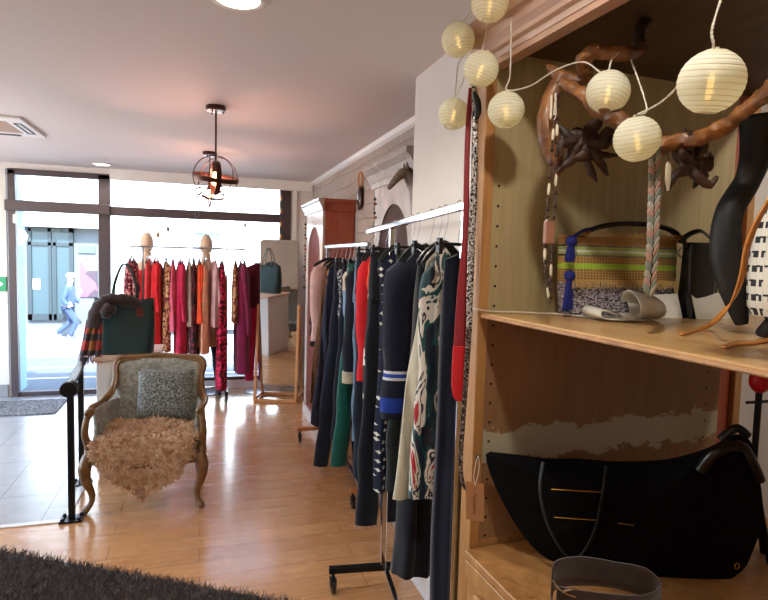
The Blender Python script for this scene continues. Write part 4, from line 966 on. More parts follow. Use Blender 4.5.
wall_armoire(1.12, 1.295, 3.0, 3.80, 2.20, W['greywood'], W['greywood'], wood('dark_arch_panel', '3a2420', '4c342c', .8, (3,3,.5), 5), 'pale grey armoire with dark arched panel behind the near rack', corn=.08, ch_=.14)
# oval mirror and hoop on the stone wall
p = at(361, 190, 1.285, 0)
ov = empty('wall_ornament', (1.298, p.y, p.z), 'wooden hoop with a dark oval hanging on the stone wall between the armoires', 'wall ornament')
ry = Matrix.Rotation(PI/2, 3, 'Y')
mb = MB(); mb.torus((-.02, 0, .085), .062, .009, ry, 28, 8); mb.build('hoop', W['beech'], ov)
mb = MB(); mb.ball((-.02, 0, -.065), .10, 20, 12, .22, .55, 1.0); mb.build('oval', plain('dark_oval', '2c2320', .25), ov)
mb = MB(); mb.torus((-.022, 0, -.065), .085, .007, Matrix.Diagonal((1, .62, 1.15)) @ ry, 30, 8); mb.build('rim', W['bronze'], ov)
# horse head on the end of the chimney wall
hm = wood('carved_grey_wood', '54443a', '7a6656', .5, (3,3,3), 6)
hx = at(402, 185, 2.86)
hh = empty('horse_head', (1.045, 2.765, hx.z-.03), 'carved horse head mounted on the end of the plain wall', 'sculpture')
mb = MB(); stube(mb, [(.0,.012,-.16),(-.01,.03,-.06),(-.03,.05,.03),(-.07,.06,.10),(-.105,.065,.125)], [.062,.058,.050,.045,.042], 16, 8, flat=.75); mb.build('neck', hm, hh)
mb = MB(); stube(mb, [(-.075,.065,.14),(-.115,.068,.12),(-.165,.07,.075),(-.205,.072,.03),(-.225,.072,.005)], [.030,.046,.036,.027,.018], 16, 8, flat=.8)
for s_ in (-1, 1): mb.tube([(-.085,.065+s_*.022,.15),(-.085,.065+s_*.026,.175),(-.09,.065+s_*.024,.20)], [.013,.011,.002], 8); 
mb.build('head', hm, hh)
mb = MB(); stube(mb, [(-.07,.065,.165),(-.03,.06,.13),(.005,.05,.06),(.02,.04,-.03),(.03,.02,-.12)], [.01,.018,.020,.020,.014], 10); mb.build('mane', wood('dark_mane', '33281f', '4a3a2e', .7), hh)
for s_ in (-1, 1):
    mb = MB(); mb.ball((-.125, .068+s_*.034, .118), .007, 10, 6); mb.build('eye', W['blackplastic'], hh)
mb = MB(); mb.box(-.03,.0,-.20,.035,.014,-.02); mb.build('mount', hm, hh, smooth=False)
hh.scale = (.62, .9, .7)
# bead garlands
def garland(px, py0, py1, X, label, cols, r=.012, step=.034):
    a, b = at(px, py0, X, 0), at(px, py1, X, 0); t = empty('bead_garland', (X, a.y, a.z), label, 'garland'); L = a.z-b.z
    mb = MB(); mb.tube([(0,0,0),(0,0,-L)], .002, 5); mb.build('string', W['black'], t)
    n = int(L/step)
    for i in range(n):
        mb = MB(); mb.ball((.004*math.sin(i*2), .006*math.sin(i*1.3), -step*(i+.7)), r*(1+.25*math.sin(i*2.1)), 10, 6, 1, 1, .8); mb.build('bead', cols[i % len(cols)], t)
bd = [plain('dark_bead', '2c2226', .4), plain('amber_bead', 'a06848', .4), plain('pale_bead', 'b8a494', .4)]
garland(305.5, 222, 290, .965, 'string of dark and pale beads hanging by the reddish armoire', bd)
garland(375, 196, 238, 1.085, 'string of beads hanging by the left side of the grey armoire', bd, .010, .03)
# ground beside the shop, outside the added side window
mb = MB(); mb.box(-14, YN-3, -.12, XL-.12, BY+.1, -.06); structure('pavement_side', mb, plain('side_pavement', 'b4b2ae', .9))

# ------------------------------------------------------------------ paper lanterns
def P(px, py, depth): return Vector((0, 0, EYE)) + (AX*((px-384)/FOC)+AU*((300-py)/FOC)+AF)*depth
def paper_mat():
    m = Mat('paper_lantern', 'e6eade', .8); d = m.b; tr = m.n('ShaderNodeBsdfTranslucent'); tr.inputs[0].default_value = srgb('eef0e0')
    tp = m.n('ShaderNodeBsdfTransparent'); mx = m.n('ShaderNodeMixShader'); m2 = m.n('ShaderNodeMixShader')
    mx.inputs[0].default_value = .45; m2.inputs[0].default_value = .10
    m.L.new(d.outputs[0], mx.inputs[1]); m.L.new(tr.outputs[0], mx.inputs[2]); m.L.new(mx.outputs[0], m2.inputs[1]); m.L.new(tp.outputs[0], m2.inputs[2]); m.L.new(m2.outputs[0], m.out.inputs[0]); return m.m
W['paper'] = paper_mat(); W['led'] = emit('warm_led', 'ffd070', 4); W['wire'] = plain('pale_cable', 'cfc8b8', .5); W['rib'] = plain('lantern_rib', 'c9bda0', .6)
lan = None
def lantern_proto():
    t = empty('paper_lantern', (0,0,0), 'x', 'lantern', 'paper lanterns of the light string'); r = .042
    mb = MB(); prof = []
    n = 60
    for i in range(n+1):
        a = R(17)+(PI-R(34))*i/n; rr = r*(1+.022*abs(math.sin(i*PI/4.6))-.012); prof.append((rr*math.sin(a), -rr*math.cos(a)*.98))
    mb.lathe(prof, 36, cap=False); mb.build('paper_shade', W['paper'], t, fix=True)
    mb = MB()
    for k in range(1, 13):
        a = R(17)+(PI-R(34))*(k*4.6/n); mb.m = 0
        mb.torus((0,0,-r*math.cos(a)*.98), r*math.sin(a)*1.0, .0005, n=36, m=5)
    mb.build('ribs', W['rib'], t)
    for s_ in (-1, 1):
        mb = MB(); mb.torus((0,0,s_*r*.94), r*.30, .0009, n=24, m=5); mb.build('wire_ring', W['rib'], t)
    mb = MB(); mb.tube([(0,0,.044),(0,0,.012)], .0026, 8); mb.build('socket', W['wire'], t)
    mb = MB(); mb.tube([(0,0,.012),(0,0,.004),(0,0,-.018),(0,0,-.026)], [.003,.0045,.0045,.001], 10); mb.build('bulb', W['led'], t)
    L = bpy.data.lights.new('lantern_light', 'POINT'); L.energy = .004; L.color = (1, .72, .36); L.shadow_soft_size = .006
    lo = bpy.data.objects.new('lantern_light', L); C.objects.link(lo); lo.parent = t; lo.location = (0, 0, -.004)
    return t
LN = [(490,3,18.5,'paper lantern at the top edge of the picture, above the cornice corner',(5,3)),
      (458,40,16.5,'leftmost upper paper lantern, hanging against the ceiling',(-12,8)),
      (481,69,17.5,'paper lantern with its open bottom showing, at the corner of the cornice',(14,-18)),
      (454,114,15.5,'lowest of the left group of paper lanterns, against the plain wall',(14,-14)),
      (506,110,18.0,'paper lantern hanging in front of the left armoire panel',(0,4)),
      (608,92,21.0,'paper lantern in the middle, in front of the driftwood branch',(6,12)),
      (637,139,22.5,'paper lantern below the driftwood, over the shell braid',(-8,14)),
      (711,82,31.0,'largest looking paper lantern, at the upper right',(10,-6))]
LP = []
proto = lantern_proto()
for i, (px, py, r, lab, (tx, ty)) in enumerate(LN):
    o = proto if i == 0 else copy_tree(proto); p = P(px, py, .042*FOC/r*(1+.0)); o.location = p; o['label'] = lab; o.rotation_euler = (R(tx), R(ty), random.random()*3); LP.append(p)
def cord(pts, label):
    P_ = [Vector(p) for p in pts]; S_ = spline(P_, 10); 
    mb = MB()
    for k in (0, 1):
        q = []; L = 0
        for i, p in enumerate(S_):
            if i: L += (p-S_[i-1]).length
            d = (S_[min(i+1, len(S_)-1)]-S_[max(i-1, 0)]).normalized(); u = d.cross(Vector((.3,.8,.2))).normalized(); w = d.cross(u); a = L*520+k*PI
            q.append(p+(u*math.cos(a)+w*math.sin(a))*.0011)
        mb.tube(q, .0011, 6)
    return mb
top = lambda i, z=.044: LP[i]+Vector((0,0,z))
ls = None
segs = [
 [P(511,-14,1.32), P(511,30,1.33), P(510,75,1.34), top(4,.046), P(530,86,1.30), P(556,70,1.24), P(583,62,1.2), P(602,73,1.16), top(5,.045)],
 [top(5,.045), P(612,60,1.17), P(620,52,1.18)],
 [P(631,60,1.16), P(640,85,1.12), P(647,110,1.09), top(6,.046), P(660,103,1.02), P(678,86,.92), P(690,66,.86), P(702,58,.80), top(7,.046), P(712,30,.78), P(722,-4,.78), P(727,-20,.78)],
 [P(474,-10,1.45), P(470,12,1.46), P(462,22,1.48), top(1,.045), P(466,48,1.46), P(465,74,1.50), P(458,92,1.56), top(3,.045)],
 [P(486,-8,1.36), top(0,.044)], [P(487,22,1.38), P(485,38,1.385), top(2,.045), P(470,51,1.42), P(459,62,1.48), P(456,84,1.55), top(3,.045)],
]
lc = MB()
for sg in segs:
    m_ = cord(sg, ''); lc.add(m_.v, m_.f)
ls = lc.build('light_string_cable', W['wire']); tag(ls, 'pale twisted cable linking the paper lanterns along the armoire', 'cable')

# ------------------------------------------------------------------ driftwood inside the armoire
dw = empty('driftwood_branch', tuple(P(600, 60, 1.3)), 'twisted driftwood branch with dark roots hanging in the top of the armoire', 'branch')
O_ = dw.location.copy()
def rel(pts): return [Vector(p)-O_ for p in pts]
def gnarl(mb, pts, rv, n=14, k=10, amp=.42, seed=0):
    S_ = spline(pts, k); rr = radii(rv, len(S_)); b = len(mb.v); mb.tube(S_, rr, n)
    for i in range(b, len(mb.v)):
        v = Vector(mb.v[i]); c = S_[min((i-b)//n, len(S_)-1)]; f = 1+amp*noise.noise(v*38+Vector((seed,0,0)))+amp*.6*noise.noise(v*90)
        mb.v[i] = tuple(c+(v-c)*f)
mb = MB(); gnarl(mb, rel([P(657,-12,1.30), P(652,14,1.28), P(640,30,1.24), P(640,48,1.2)]), [.010,.011,.013,.012]); mb.build('upper_twig', W['rootwood'], dw)
mb = MB(); gnarl(mb, rel([P(640,52,1.2), P(624,54,1.19), P(606,52,1.2), P(592,54,1.21), P(584,64,1.23), P(586,74,1.25), P(574,80,1.27), P(558,74,1.29), P(548,66,1.31)]), [.010,.014,.015,.017,.016,.017,.018,.015,.006]); mb.build('looped_branch', W['driftwood'], dw)
mb = MB(); gnarl(mb, rel([P(778,84,.95), P(752,104,1.0), P(728,124,1.05), P(704,136,1.08), P(680,140,1.10), P(655,147,1.12), P(634,134,1.14), P(618,118,1.16), P(596,106,1.19), P(578,92,1.22), P(562,84,1.25)]), [.016,.014,.013,.015,.014,.017,.014,.014,.018,.014,.012]); mb.build('long_branch', W['driftwood'], dw)
mb = MB(); gnarl(mb, rel([P(560,78,1.28), P(551,98,1.28), P(547,120,1.28), P(549,140,1.28), P(555,160,1.28), P(558,176,1.28)]), [.014,.018,.022,.024,.018,.004], amp=.12); mb.build('root_stem', W['driftwood'], dw)
def roots(cx, cy, depth, n, spread, seed):
    mb = MB(); rr = random.Random(seed); c = P(cx, cy, depth)-O_
    for i in range(n):
        a, b_ = rr.uniform(0, 6.28), rr.uniform(-1, 1); d = Vector((math.cos(a), math.sin(a)*.35, b_)).normalized(); p = c.copy(); pts = [p.copy()]
        for k in range(4):
            d = (d+Vector((rr.gauss(0,.6), rr.gauss(0,.25), rr.gauss(0,.6)))).normalized(); p = p+d*spread*rr.uniform(.2,.38); pts.append(p.copy())
        gnarl(mb, pts, [.017,.013,.010,.007,.003], 10, 5, .5, i)
    return mb
roots(584, 140, 1.27, 16, .085, 4).build('root_mass', W['rootwood'], dw)
roots(692, 162, 1.13, 13, .070, 9).build('root_mass', W['rootwood'], dw)

# necklaces
nk = empty('necklace', tuple(P(556, 88, 1.24)), 'long brown beaded necklace hanging at the left of the basket bag', 'necklace'); NO = nk.location.copy()
wb = [plain('dark_wood_bead', '3a221a', .4), plain('pinkish_bead', '9a6a54', .5), plain('cream_tube_bead', 'cfc4ac', .5)]
for k, path in enumerate(([P(557,88,1.24), P(557,130,1.24), P(556,180,1.24), P(553,230,1.24), P(551,270,1.24), P(550,304,1.245)], [P(556,90,1.24), P(552,150,1.24), P(548,200,1.24), P(546,232,1.24), P(545,262,1.24), P(549,300,1.245)])):
    S_ = spline([p-NO for p in path], 12); mb = MB(); mb.tube(S_, .0012, 6); mb.build('thread', wb[0], nk)
    for i in range(3, len(S_)-1, 3):
        d = (S_[min(i+1, len(S_)-1)]-S_[i-1]).normalized(); q = i // 3 + k; h = .004 if q % 4 else .012; mb = MB(); mb.tube([S_[i]-d*h, S_[i]-d*h*.5, S_[i]+d*h*.5, S_[i]+d*h], [.002,.0045 if q % 4 else .0032,.0045 if q % 4 else .0032,.002], 8); mb.build('bead', wb[0] if q % 4 else wb[2], nk)
mb = MB(); p = P(549,232,1.235)-NO; mb.box(p.x-.011, p.y-.006, p.z-.025, p.x+.011, p.y+.006, p.z+.022); mb.build('wooden_block', wb[1], nk, smooth=False, bevel=.002)
mb = MB(); p = P(554,98,1.235)-NO; mb.tube([p+Vector((.003,0,.01)), p+Vector((.004,0,-.035)), p+Vector((.003,0,-.045))], [.003,.006,.002], 10, flat=.3); mb.tube([p+Vector((-.006,0,.005)), p+Vector((-.006,0,-.035)), p+Vector((-.006,0,-.045))], [.003,.005,.002], 10, flat=.3); mb.build('shell_drop', wb[2], nk)
br = empty('shell_braid', tuple(P(656, 146, 1.10)), 'braid of flat grey and pink shells hanging over the basket bag', 'necklace'); BO = br.location.copy()
shm = [plain('grey_shell', 'a8a498', .35), plain('pink_shell', 'b08a7c', .35), plain('greenish_shell', '7f8a80', .35)]
S_ = spline([P(655,148,1.10)-BO, P(655,180,1.10)-BO, P(654,215,1.10)-BO, P(653,250,1.10)-BO, P(650,290,1.10)-BO], 5)
mb = MB(); mb.tube(S_, .002, 6); mb.build('thread', W['black'], br)
for i in range(1, len(S_)):
    for s_ in (-1, 1):
        mb = MB(); mb.ball((0,0,0), .0135, 12, 8, .45, .2, 1.0); rm = Matrix.Rotation(R(26*s_), 3, 'Y') @ Matrix.Rotation(R(20*s_), 3, 'Z')
        mb.v = [tuple((rm @ Vector(v))+S_[i]+Vector((.0055*s_, -.002*s_, 0))) for v in mb.v]; mb.build('shell', shm[(i+(s_ > 0)) % 3], br)
ft = empty('feather_pendant', tuple(P(668, 150, 1.12)), 'pale feather shaped pendant beside the shell braid', 'pendant'); 
mb = MB(); mb.tube([(0,0,0),(.002,0,-.022)], .001, 6); mb.build('thread', W['black'], ft)
mb = MB(); mb.tube([(.002,0,-.02),(.003,0,-.03),(.004,0,-.055),(.006,0,-.078)], [.002,.007,.008,.003], 12, flat=.22, flat_up=(0,1,0)); mb.build('feather', wb[2], ft)

# ------------------------------------------------------------------ things on the shelf
SH = SZ+.001
def basket_mat():
    m = Mat('striped_raffia', 'b08c54', .85); z = m.sep(m.coord())[2]; x = m.sep(m.coord())[0]
    w_ = m.math('ADD', m.math('MULTIPLY', m.math('SINE', m.math('MULTIPLY', x, 700)), .35), m.math('MULTIPLY', m.math('SINE', m.math('MULTIPLY', z, 900)), .35))
    base = m.ramp(m.math('ADD', w_, .5), [(.2, '8c6c3c'), (.8, 'b89458')])
    silver = m.ramp(m.voro(m.coord((1,1,1.6)), 190, 'Color'), [(.2, '2a262c'), (.5, '8c848c'), (.8, 'bcb4b8')])
    def band(b, z0, z1, c):
        f = m.math('MULTIPLY', m.math('GREATER_THAN', z, z0), m.math('LESS_THAN', z, z1)); return m.mix(f, b, c)
    zig = m.ramp(m.math('SINE', m.math('MULTIPLY', x, 900)), [(.45, '2c2230'), (.55, 'd8c8b8')])
    b = band(base, -1, .086, silver)
    for z0, z1, c in ((.120,.134,'a4cc40'),(.152,.156,zig),(.156,.176,'a8c070'),(.162,.168,'d8dcc8'),(.176,.180,zig),(.186,.200,'9c7448')): b = band(b, z0, z1, c)
    m.color(b); m.bump(m.math('ADD', w_, m.noise(m.coord(), 200, 2)), .8, .002); return m.m
p0, p1 = at(559, 300, 1.27), at(672, 300, 1.27); bw = (p1.x-p0.x)/2; bc = (p0.x+p1.x)/2
bb = empty('basket_bag', (bc, 1.275, SH), 'striped raffia bag with blue tassels and black handle on the shelf', 'bag')
mb = MB(); vs = []; NZ, NA = 14, 48
for i in range(NZ+1):
    t = i/NZ; w_ = bw*(1-.10*(1-t)**2); dd = .052*(1-.45*t)
    for j in range(NA):
        a = 2*PI*j/NA; c, s_ = math.cos(a), math.sin(a); vs.append((math.copysign(abs(c)**.4, c)*w_, math.copysign(abs(s_)**.6, s_)*dd, .205*t+.006*math.sin(c*3)*t))
mb.add(vs, [(i*NA+j, i*NA+(j+1)%NA, (i+1)*NA+(j+1)%NA, (i+1)*NA+j) for i in range(NZ) for j in range(NA)]+[tuple(range(NA)), tuple(NZ*NA+j for j in range(NA))]); mb.build('body', basket_mat(), bb)
rf = plain('raffia_fringe', 'b4904e', .9); mb = MB(); rnd = random.Random(8)
for i in range(150):
    x = -bw*.97+2*bw*.97*i/149; y = -.050; mb.tube([(x, y, .094), (x+rnd.uniform(-.003,.003), y-.004, .078-rnd.uniform(0,.008))], .0009, 4)
mb.build('fringe', rf, bb)
mb = MB()
for i in range(120):
    x = -bw*.97+2*bw*.97*i/119; mb.tube([(x, -.030, .203), (x+rnd.uniform(-.003,.003), -.032, .212+rnd.uniform(0,.006))], .0008, 4)
mb.build('fringe', rf, bb)
mb = MB(); mb.tube(spline([(-bw*.8,-.01,.19),(-bw*.55,-.02,.222),(-bw*.1,-.02,.238),(bw*.5,-.01,.240),(bw*.95,.0,.228),(bw*1.15,.0,.20)], 6), .011, 10, flat=.6); mb.build('handle', W['blackplastic'], bb)
blu = plain('royal_blue_yarn', '141e6c', .9)
for (zz, ln) in ((.205, .05), (.12, .085)):
    mb = MB(); mb.ball((-bw*1.0, -.045, zz-.018), .014, 12, 8)
    for i in range(46):
        a = rnd.uniform(0, 6.28); r_ = rnd.uniform(.003, .016); mb.tube([(-bw*1.0+.006*math.cos(a), -.045+.006*math.sin(a), zz-.02), (-bw*1.0-.004+r_*math.cos(a), -.047+r_*math.sin(a)*.6, zz-.02-ln+rnd.uniform(0,.008))], .0016, 4)
    mb.build('tassel', blu, bb)
mb = MB(); mb.tube(spline([(-bw*.6,-.03,.222),(-bw*.8,-.04,.215),(-bw*1.0,-.045,.195)], 5), .004, 8); mb.build('cord', blu, bb)
mb = MB(); mb.torus((bw*1.0,-.03,.17), .013, .002, Matrix.Rotation(PI/2, 3, 'X'), 22, 6); mb.build('ring', W['steel'], bb)
# small black bag, colourful bag behind, cards
def slab_bag(px0, px1, Y, h, d, name, label, m, lean=0):
    a, b = at(px0, 290, Y), at(px1, 290, Y); w_ = (b.x-a.x)/2
    t = empty(name, ((a.x+b.x)/2, Y, SH), label, 'bag'); mb = MB(); vs = []
    for i in range(9):
        q = i/8
        for j in range(28):
            an = 2*PI*j/28; c, s_ = math.cos(an), math.sin(an); vs.append((math.copysign(abs(c)**.4, c)*w_*(.86+.14*q)+lean*q, math.copysign(abs(s_)**.5, s_)*d*(1-.3*q), h*q))
    mb.add(vs, [(i*28+j, i*28+(j+1)%28, (i+1)*28+(j+1)%28, (i+1)*28+j) for i in range(8) for j in range(28)]+[tuple(range(28)), tuple(8*28+j for j in range(28))]); mb.build('body', m, t); return t, w_
glossb = plain('black_leather', '0b0b0c', .3)
t, w_ = slab_bag(681, 712, 1.20, .195, .03, 'handbag', 'small black leather handbag standing right of the striped raffia bag', glossb, .01)
mb = MB(); mb.tube(spline([(-w_*.8,0,.18),(-w_*1.2,-.01,.205),(-w_*.2,-.01,.225),(w_*.9,0,.20)], 6), .007, 8, flat=.5); mb.build('handle', glossb, t)
mb = MB(); mb.tube([(w_*.55,-.026,.05),(w_*.80,-.024,.18)], .0015, 6); mb.build('zip', W['steel'], t)
t, w_ = slab_bag(706, 730, 1.275, .19, .03, 'handbag', 'green and pink patterned bag partly hidden behind the small black handbag', pattern('green_pink_stripes', [(0,'a8c060'),(.3,'c8a088'),(.55,'3c2c28'),(.75,'b8c880')], 16, stretch=(.3,.3,2)))
mb = MB(); mb.tube([(-.002,-.034,.03),(0,-.036,.10),(.004,-.034,.165)], .008, 8, flat=.5); mb.build('strap', glossb, t)
card = plain('white_card', 'd8d6cc', .7)
for (px0, px1, Y, h, lab) in ((632, 682, 1.19, .062, 'white card leaning in front of the striped raffia bag'), (698, 738, 1.155, .070, 'white card standing in front of the small black handbag')):
    a, b = at(px0, 300, Y), at(px1, 300, Y); w_ = (b.x-a.x)/2
    mb = MB(); mb.add([(-w_,0,0),(w_,-.006,0),(w_*1.0,.016,h),(-w_*.98,.022,h*.86),(-w_,.0016,0),(w_,-.0044,0),(w_,.0176,h),(-w_*.98,.0236,h*.86)], [(0,1,2,3),(7,6,5,4),(0,4,5,1),(1,5,6,2),(2,6,7,3),(3,7,4,0)])
    o = mb.build('card', card, smooth=False, loc=((a.x+b.x)/2, Y, SH)); tag(o, lab, 'card')

# coiled white belt
wl = Mat('white_leather', 'd8d4c6', .5); wl = wl.m
def ribbon(name, pts, ws, m, th=.004, ups=None, parent=None, k=10):
    """strip of leather: centre line pts with width direction ups"""
    S_ = spline(pts, k); U_ = spline(ups, k) if ups else None; WW = radii(ws, len(S_)); mb = MB()
    vs = []
    for i, p in enumerate(S_):
        u = U_[i].normalized() if U_ else Vector((0,1,0)); vs += [p-u*WW[i], p-u*WW[i]*.33, p+u*WW[i]*.33, p+u*WW[i]]
    mb.add(vs, [(4*i+j, 4*i+j+1, 4*i+j+5, 4*i+j+4) for i in range(len(S_)-1) for j in range(3)])
    return mb.build(name, m, parent, solid=th)
b0 = at(478, 314, SZ, 2)
S0 = at(600, 322, SZ, 2)
wbt = empty('belt', (S0.x, S0.y, SH), 'wide white leather belt lying coiled on the shelf with its end over the edge', 'belt')
def q(px, py, z): v = at(px, py, SZ+z, 2); return v-wbt.location+Vector((0,0,.0))
up = Vector
c_x = q(640, 320, 0).x; cy_ = q(640, 320, 0).y
pts = [(c_x-.004,cy_+.030,.012),(c_x-.002,cy_+.004,.004),(c_x,cy_-.022,.006),(c_x+.002,cy_-.040,.022),(c_x-.002,cy_-.036,.046),(c_x-.008,cy_-.012,.064),(c_x-.006,cy_+.014,.060),(c_x,cy_+.030,.040)]
ribbon('rolled_end', pts, [.034,.036,.037,.038,.040,.041,.038,.034], wl, .003, [(1,0,0),(1,0,0),(1,0,0),(1,.02,-.05),(1,.05,-.14),(1,.1,-.18),(1,.05,-.12),(1,0,-.1)], wbt)
ribbon('broad_strap', [(c_x-.020,cy_-.012,.003),(c_x-.055,cy_-.014,.004),(c_x-.090,cy_-.010,.004),(c_x-.125,cy_-.006,.006),(c_x-.142,cy_-.002,.016),(c_x-.132,cy_+.004,.027),(c_x-.105,cy_+.006,.024),(c_x-.075,cy_+.008,.014)], [.030,.032,.034,.034,.034,.033,.030,.024], wl, .003, [(0,1,0)]*4+[(0,1,.1)]*4, wbt)
ribbon('thin_strap', [q(600,318,.004), q(560,314,.005), q(520,312,.005), q(490,311,.006), q(476,309,.010), q(462,308,.008)], [.006,.006,.005,.004,.004,.003], wl, .002, [(0,1,.1)]*6, wbt)
# orange strap and figurine
figp = at(778, 338, SZ, 2); FZ = Vector((figp.x, figp.y, SH))
fig = empty('figurine', FZ, 'tall black figurine with piano key patterned wrap and yellow top, at the right edge', 'figurine')
pk = Mat('piano_key_print', 'd8d4c8', .6); v = pk.coord(); xs = pk.sep(v)
ang = pk.math('ARCTAN2', xs[1], xs[0])
cb = pk.n('ShaderNodeCombineXYZ'); pk.L.new(ang, cb.inputs[1]); pk.L.new(xs[2], cb.inputs[0])
bk = pk.n('ShaderNodeTexBrick', offset=.5); pk.L.new(cb.outputs[0], bk.inputs['Vector']); bk.inputs['Scale'].default_value = 1; bk.inputs['Brick Width'].default_value = .055; bk.inputs['Row Height'].default_value = .30; bk.inputs['Mortar Size'].default_value = .0022
bk.inputs['Color1'].default_value = srgb('dcd8cc'); bk.inputs['Color2'].default_value = srgb('dcd8cc'); bk.inputs['Mortar'].default_value = srgb('141416')
zb = pk.math('MULTIPLY', pk.math('GREATER_THAN', pk.math('FRACT', pk.math('MULTIPLY', xs[2], 36)), .55), pk.math('GREATER_THAN', pk.math('FRACT', pk.math('MULTIPLY', ang, 2.3)), .45))
pk.color(pk.mix(zb, bk.outputs['Color'], '141416')); pk = pk.m
blk = plain('black_figure', '08080a', .6)
mb = MB(); mb.lathe([(.022,.0),(.026,.02),(.024,.035),(.030,.05)], 24); mb.build('ankle', blk, fig)
mb = MB(); stube(mb, [(.0,.0,.03),(-.03,-.012,.022),(-.060,-.02,.014),(-.075,-.025,.010)], [.026,.022,.016,.008], 16, flat=.6); mb.build('foot', blk, fig)
mb = MB(); mb.lathe([(.048,.042),(.056,.06),(.060,.10),(.060,.15),(.057,.19),(.052,.225),(.046,.245)], 32); mb.build('patterned_wrap', pk, fig)
mb = MB(); stube(mb, [(-.030,.055,.02),(-.048,.065,.09),(-.062,.075,.16),(-.062,.075,.24),(-.035,.06,.31),(-.030,.05,.37),(-.045,.04,.43)], [.012,.026,.030,.026,.024,.030,.034], 16); mb.build('black_back', blk, fig)
mb = MB(); mb.lathe([(.002,.455),(.020,.45),(.028,.42),(.024,.38),(.016,.35),(.018,.30),(.030,.24)], 24, (-.026,-.02,-.035)); mb.build('yellow_top', plain('yellow_gourd', 'c8932c', .45), fig)
ol = Mat('tan_orange_leather', 'b8742c', .45).m
ob = empty('belt', FZ+Vector((-.05,-.02,0)), 'orange leather strap running down in front of the figurine, its end lying on the shelf', 'belt')
def w2l(v): return Vector(v)-ob.location
zf = lambda px, py, d: w2l(P(px, py, d))
e1_ = at(681, 334, SZ+.004, 2); e2_ = at(706, 327, SZ+.006, 2)
ribbon('strap', [zf(772,196,1.0), zf(757,222,1.0), zf(747,248,1.0), zf(742,276,1.01), zf(733,300,1.03), zf(720,316,1.05), w2l(e2_), w2l(e1_)], [.008,.008,.008,.008,.008,.008,.007,.006], ol, .003, [(1,.2,.2),(1,.2,.1),(1,.2,0),(1,.2,.1),(.8,.2,.6),(.5,.5,.7),(.2,1,.2),(.1,1,0)], ob)
ob2 = empty('belt', at(740, 346, SZ, 2)+Vector((0,0,.001)), 'tip of an orange strap with pale edge lying near the front edge of the shelf', 'belt')
f0 = [at(x, y, SZ+.004, 2)-ob2.location for x, y in ((724,347),(734,344),(750,343),(775,339),(790,337))]
ribbon('strap', f0, [.006,.007,.007,.007,.007], ol, .0035, [(.1,1,0)]*5, ob2)

# ------------------------------------------------------------------ lower compartment: black tote, tag, suede belt
outline = [(482,449),(497,453),(520,454),(548,460),(575,457),(606,462),(640,461),(668,460),(690,454),(712,447),(728,436),(742,432),(752,440),(757,462),(762,490),(764,515),(760,535),(752,552),(748,566),(735,578),(712,588),(684,590),(655,592),(625,583),(598,578),(570,570),(548,560),(532,548),(515,525),(500,498),(490,475)]
tb = empty('tote_bag', (.98, 1.14, LZ+.001), 'large soft black tote bag with gold zips filling the lower compartment', 'bag')
def tp(px, py, off=0): Y = 1.31-(px-482)*.00105; return at(px, py, Y+off)-tb.location
vel = Mat('black_velvet_fabric', '030304', .9, spec=.15).m
mb = MB(); N_ = len(outline); oc = (628, 515); rings = 9; vs = []
for sg in (1, -1):
    for k in range(rings):
        s_ = 1-(k/(rings-1))
        for px, py in outline:
            x_, y_ = oc[0]+(px-oc[0])*s_, oc[1]+(py-oc[1])*s_
            off = -sg*.055*(1-s_**2.6)+.008*math.sin(x_*.06+y_*.04)*(1-s_)
            vs.append(tp(x_, y_, off-.0*sg))
    base = 0 if sg == 1 else rings*N_
fs = []
for side in (0, 1):
    b = side*rings*N_
    fs += [(b+k*N_+j, b+k*N_+(j+1)%N_, b+(k+1)*N_+(j+1)%N_, b+(k+1)*N_+j) for k in range(rings-1) for j in range(N_)]
mb.add(vs, fs); mb.build('body', vel, tb, sub=1)
gold = plain('gold_zip', 'c8a040', .25, 1)
for (x0, y0, x1, y1) in ((551,489,602,492),(554,517,596,520),(618,523,634,525)):
    mb = MB(); mb.tube([tp(x0,y0,-.062), tp((x0+x1)/2,(y0+y1)/2,-.064), tp(x1,y1,-.062)], .0028, 8, flat=.6); mb.build('zip', gold, tb)
mb = MB(); mb.tube(spline([tp(543,462,-.05), tp(540,490,-.064), tp(548,525,-.067), tp(566,555,-.055), tp(580,556,-.055), tp(595,530,-.067), tp(603,492,-.066), tp(606,466,-.05)], 8), .006, 8, flat=.5); mb.build('handle', plain('dark_green_black_strap', '0a100f', .6), tb)
mb = MB(); mb.tube(spline([tp(700,470,-.05), tp(716,452,-.06), tp(740,446,-.05), tp(752,462,-.05), tp(760,480,-.04)], 8), .012, 10); mb.tube(spline([tp(720,440,-.02), tp(736,428,-.02), tp(748,436,-.02)], 6), .010, 10); mb.build('gathered_strap', glossb, tb)
mb = MB(); mb.torus(tp(737,566,-.055), .007, .0014, Matrix.Rotation(PI/2, 3, 'X'), 18, 6); mb.build('ring', gold, tb)
tgp = P(475, 500, 1.42)
tg = empty('price_tag', P(478, 462, 1.42), 'brown paper tag hanging from a string at the left of the black tote bag', 'tag')
mb = MB(); h = [P(x, y, 1.415)-tg.location for x, y in ((466,481),(484,484),(484,522),(466,519))]; dd = Vector((0,.0012,0)); mb.add(h+[p+dd for p in h], [(0,1,2,3),(7,6,5,4),(0,4,5,1),(1,5,6,2),(2,6,7,3),(3,7,4,0)]); tc = mb.build('card', plain('kraft_card', 'a87850', .8), tg, smooth=False)
mb = MB(); mb.tube(spline([P(475,486,1.41)-tg.location, P(474,474,1.41)-tg.location, P(478,456,1.41)-tg.location, P(479,470,1.41)-tg.location, P(475,486,1.41)-tg.location], 6), .001, 6); mb.build('string', W['wire'], tg)
mb = MB()
sc_pts = [P(474.5+1.6*math.sin(i*1.9)+.3*i*0, 494+i*1.25, 1.412)-tg.location for i in range(17)]
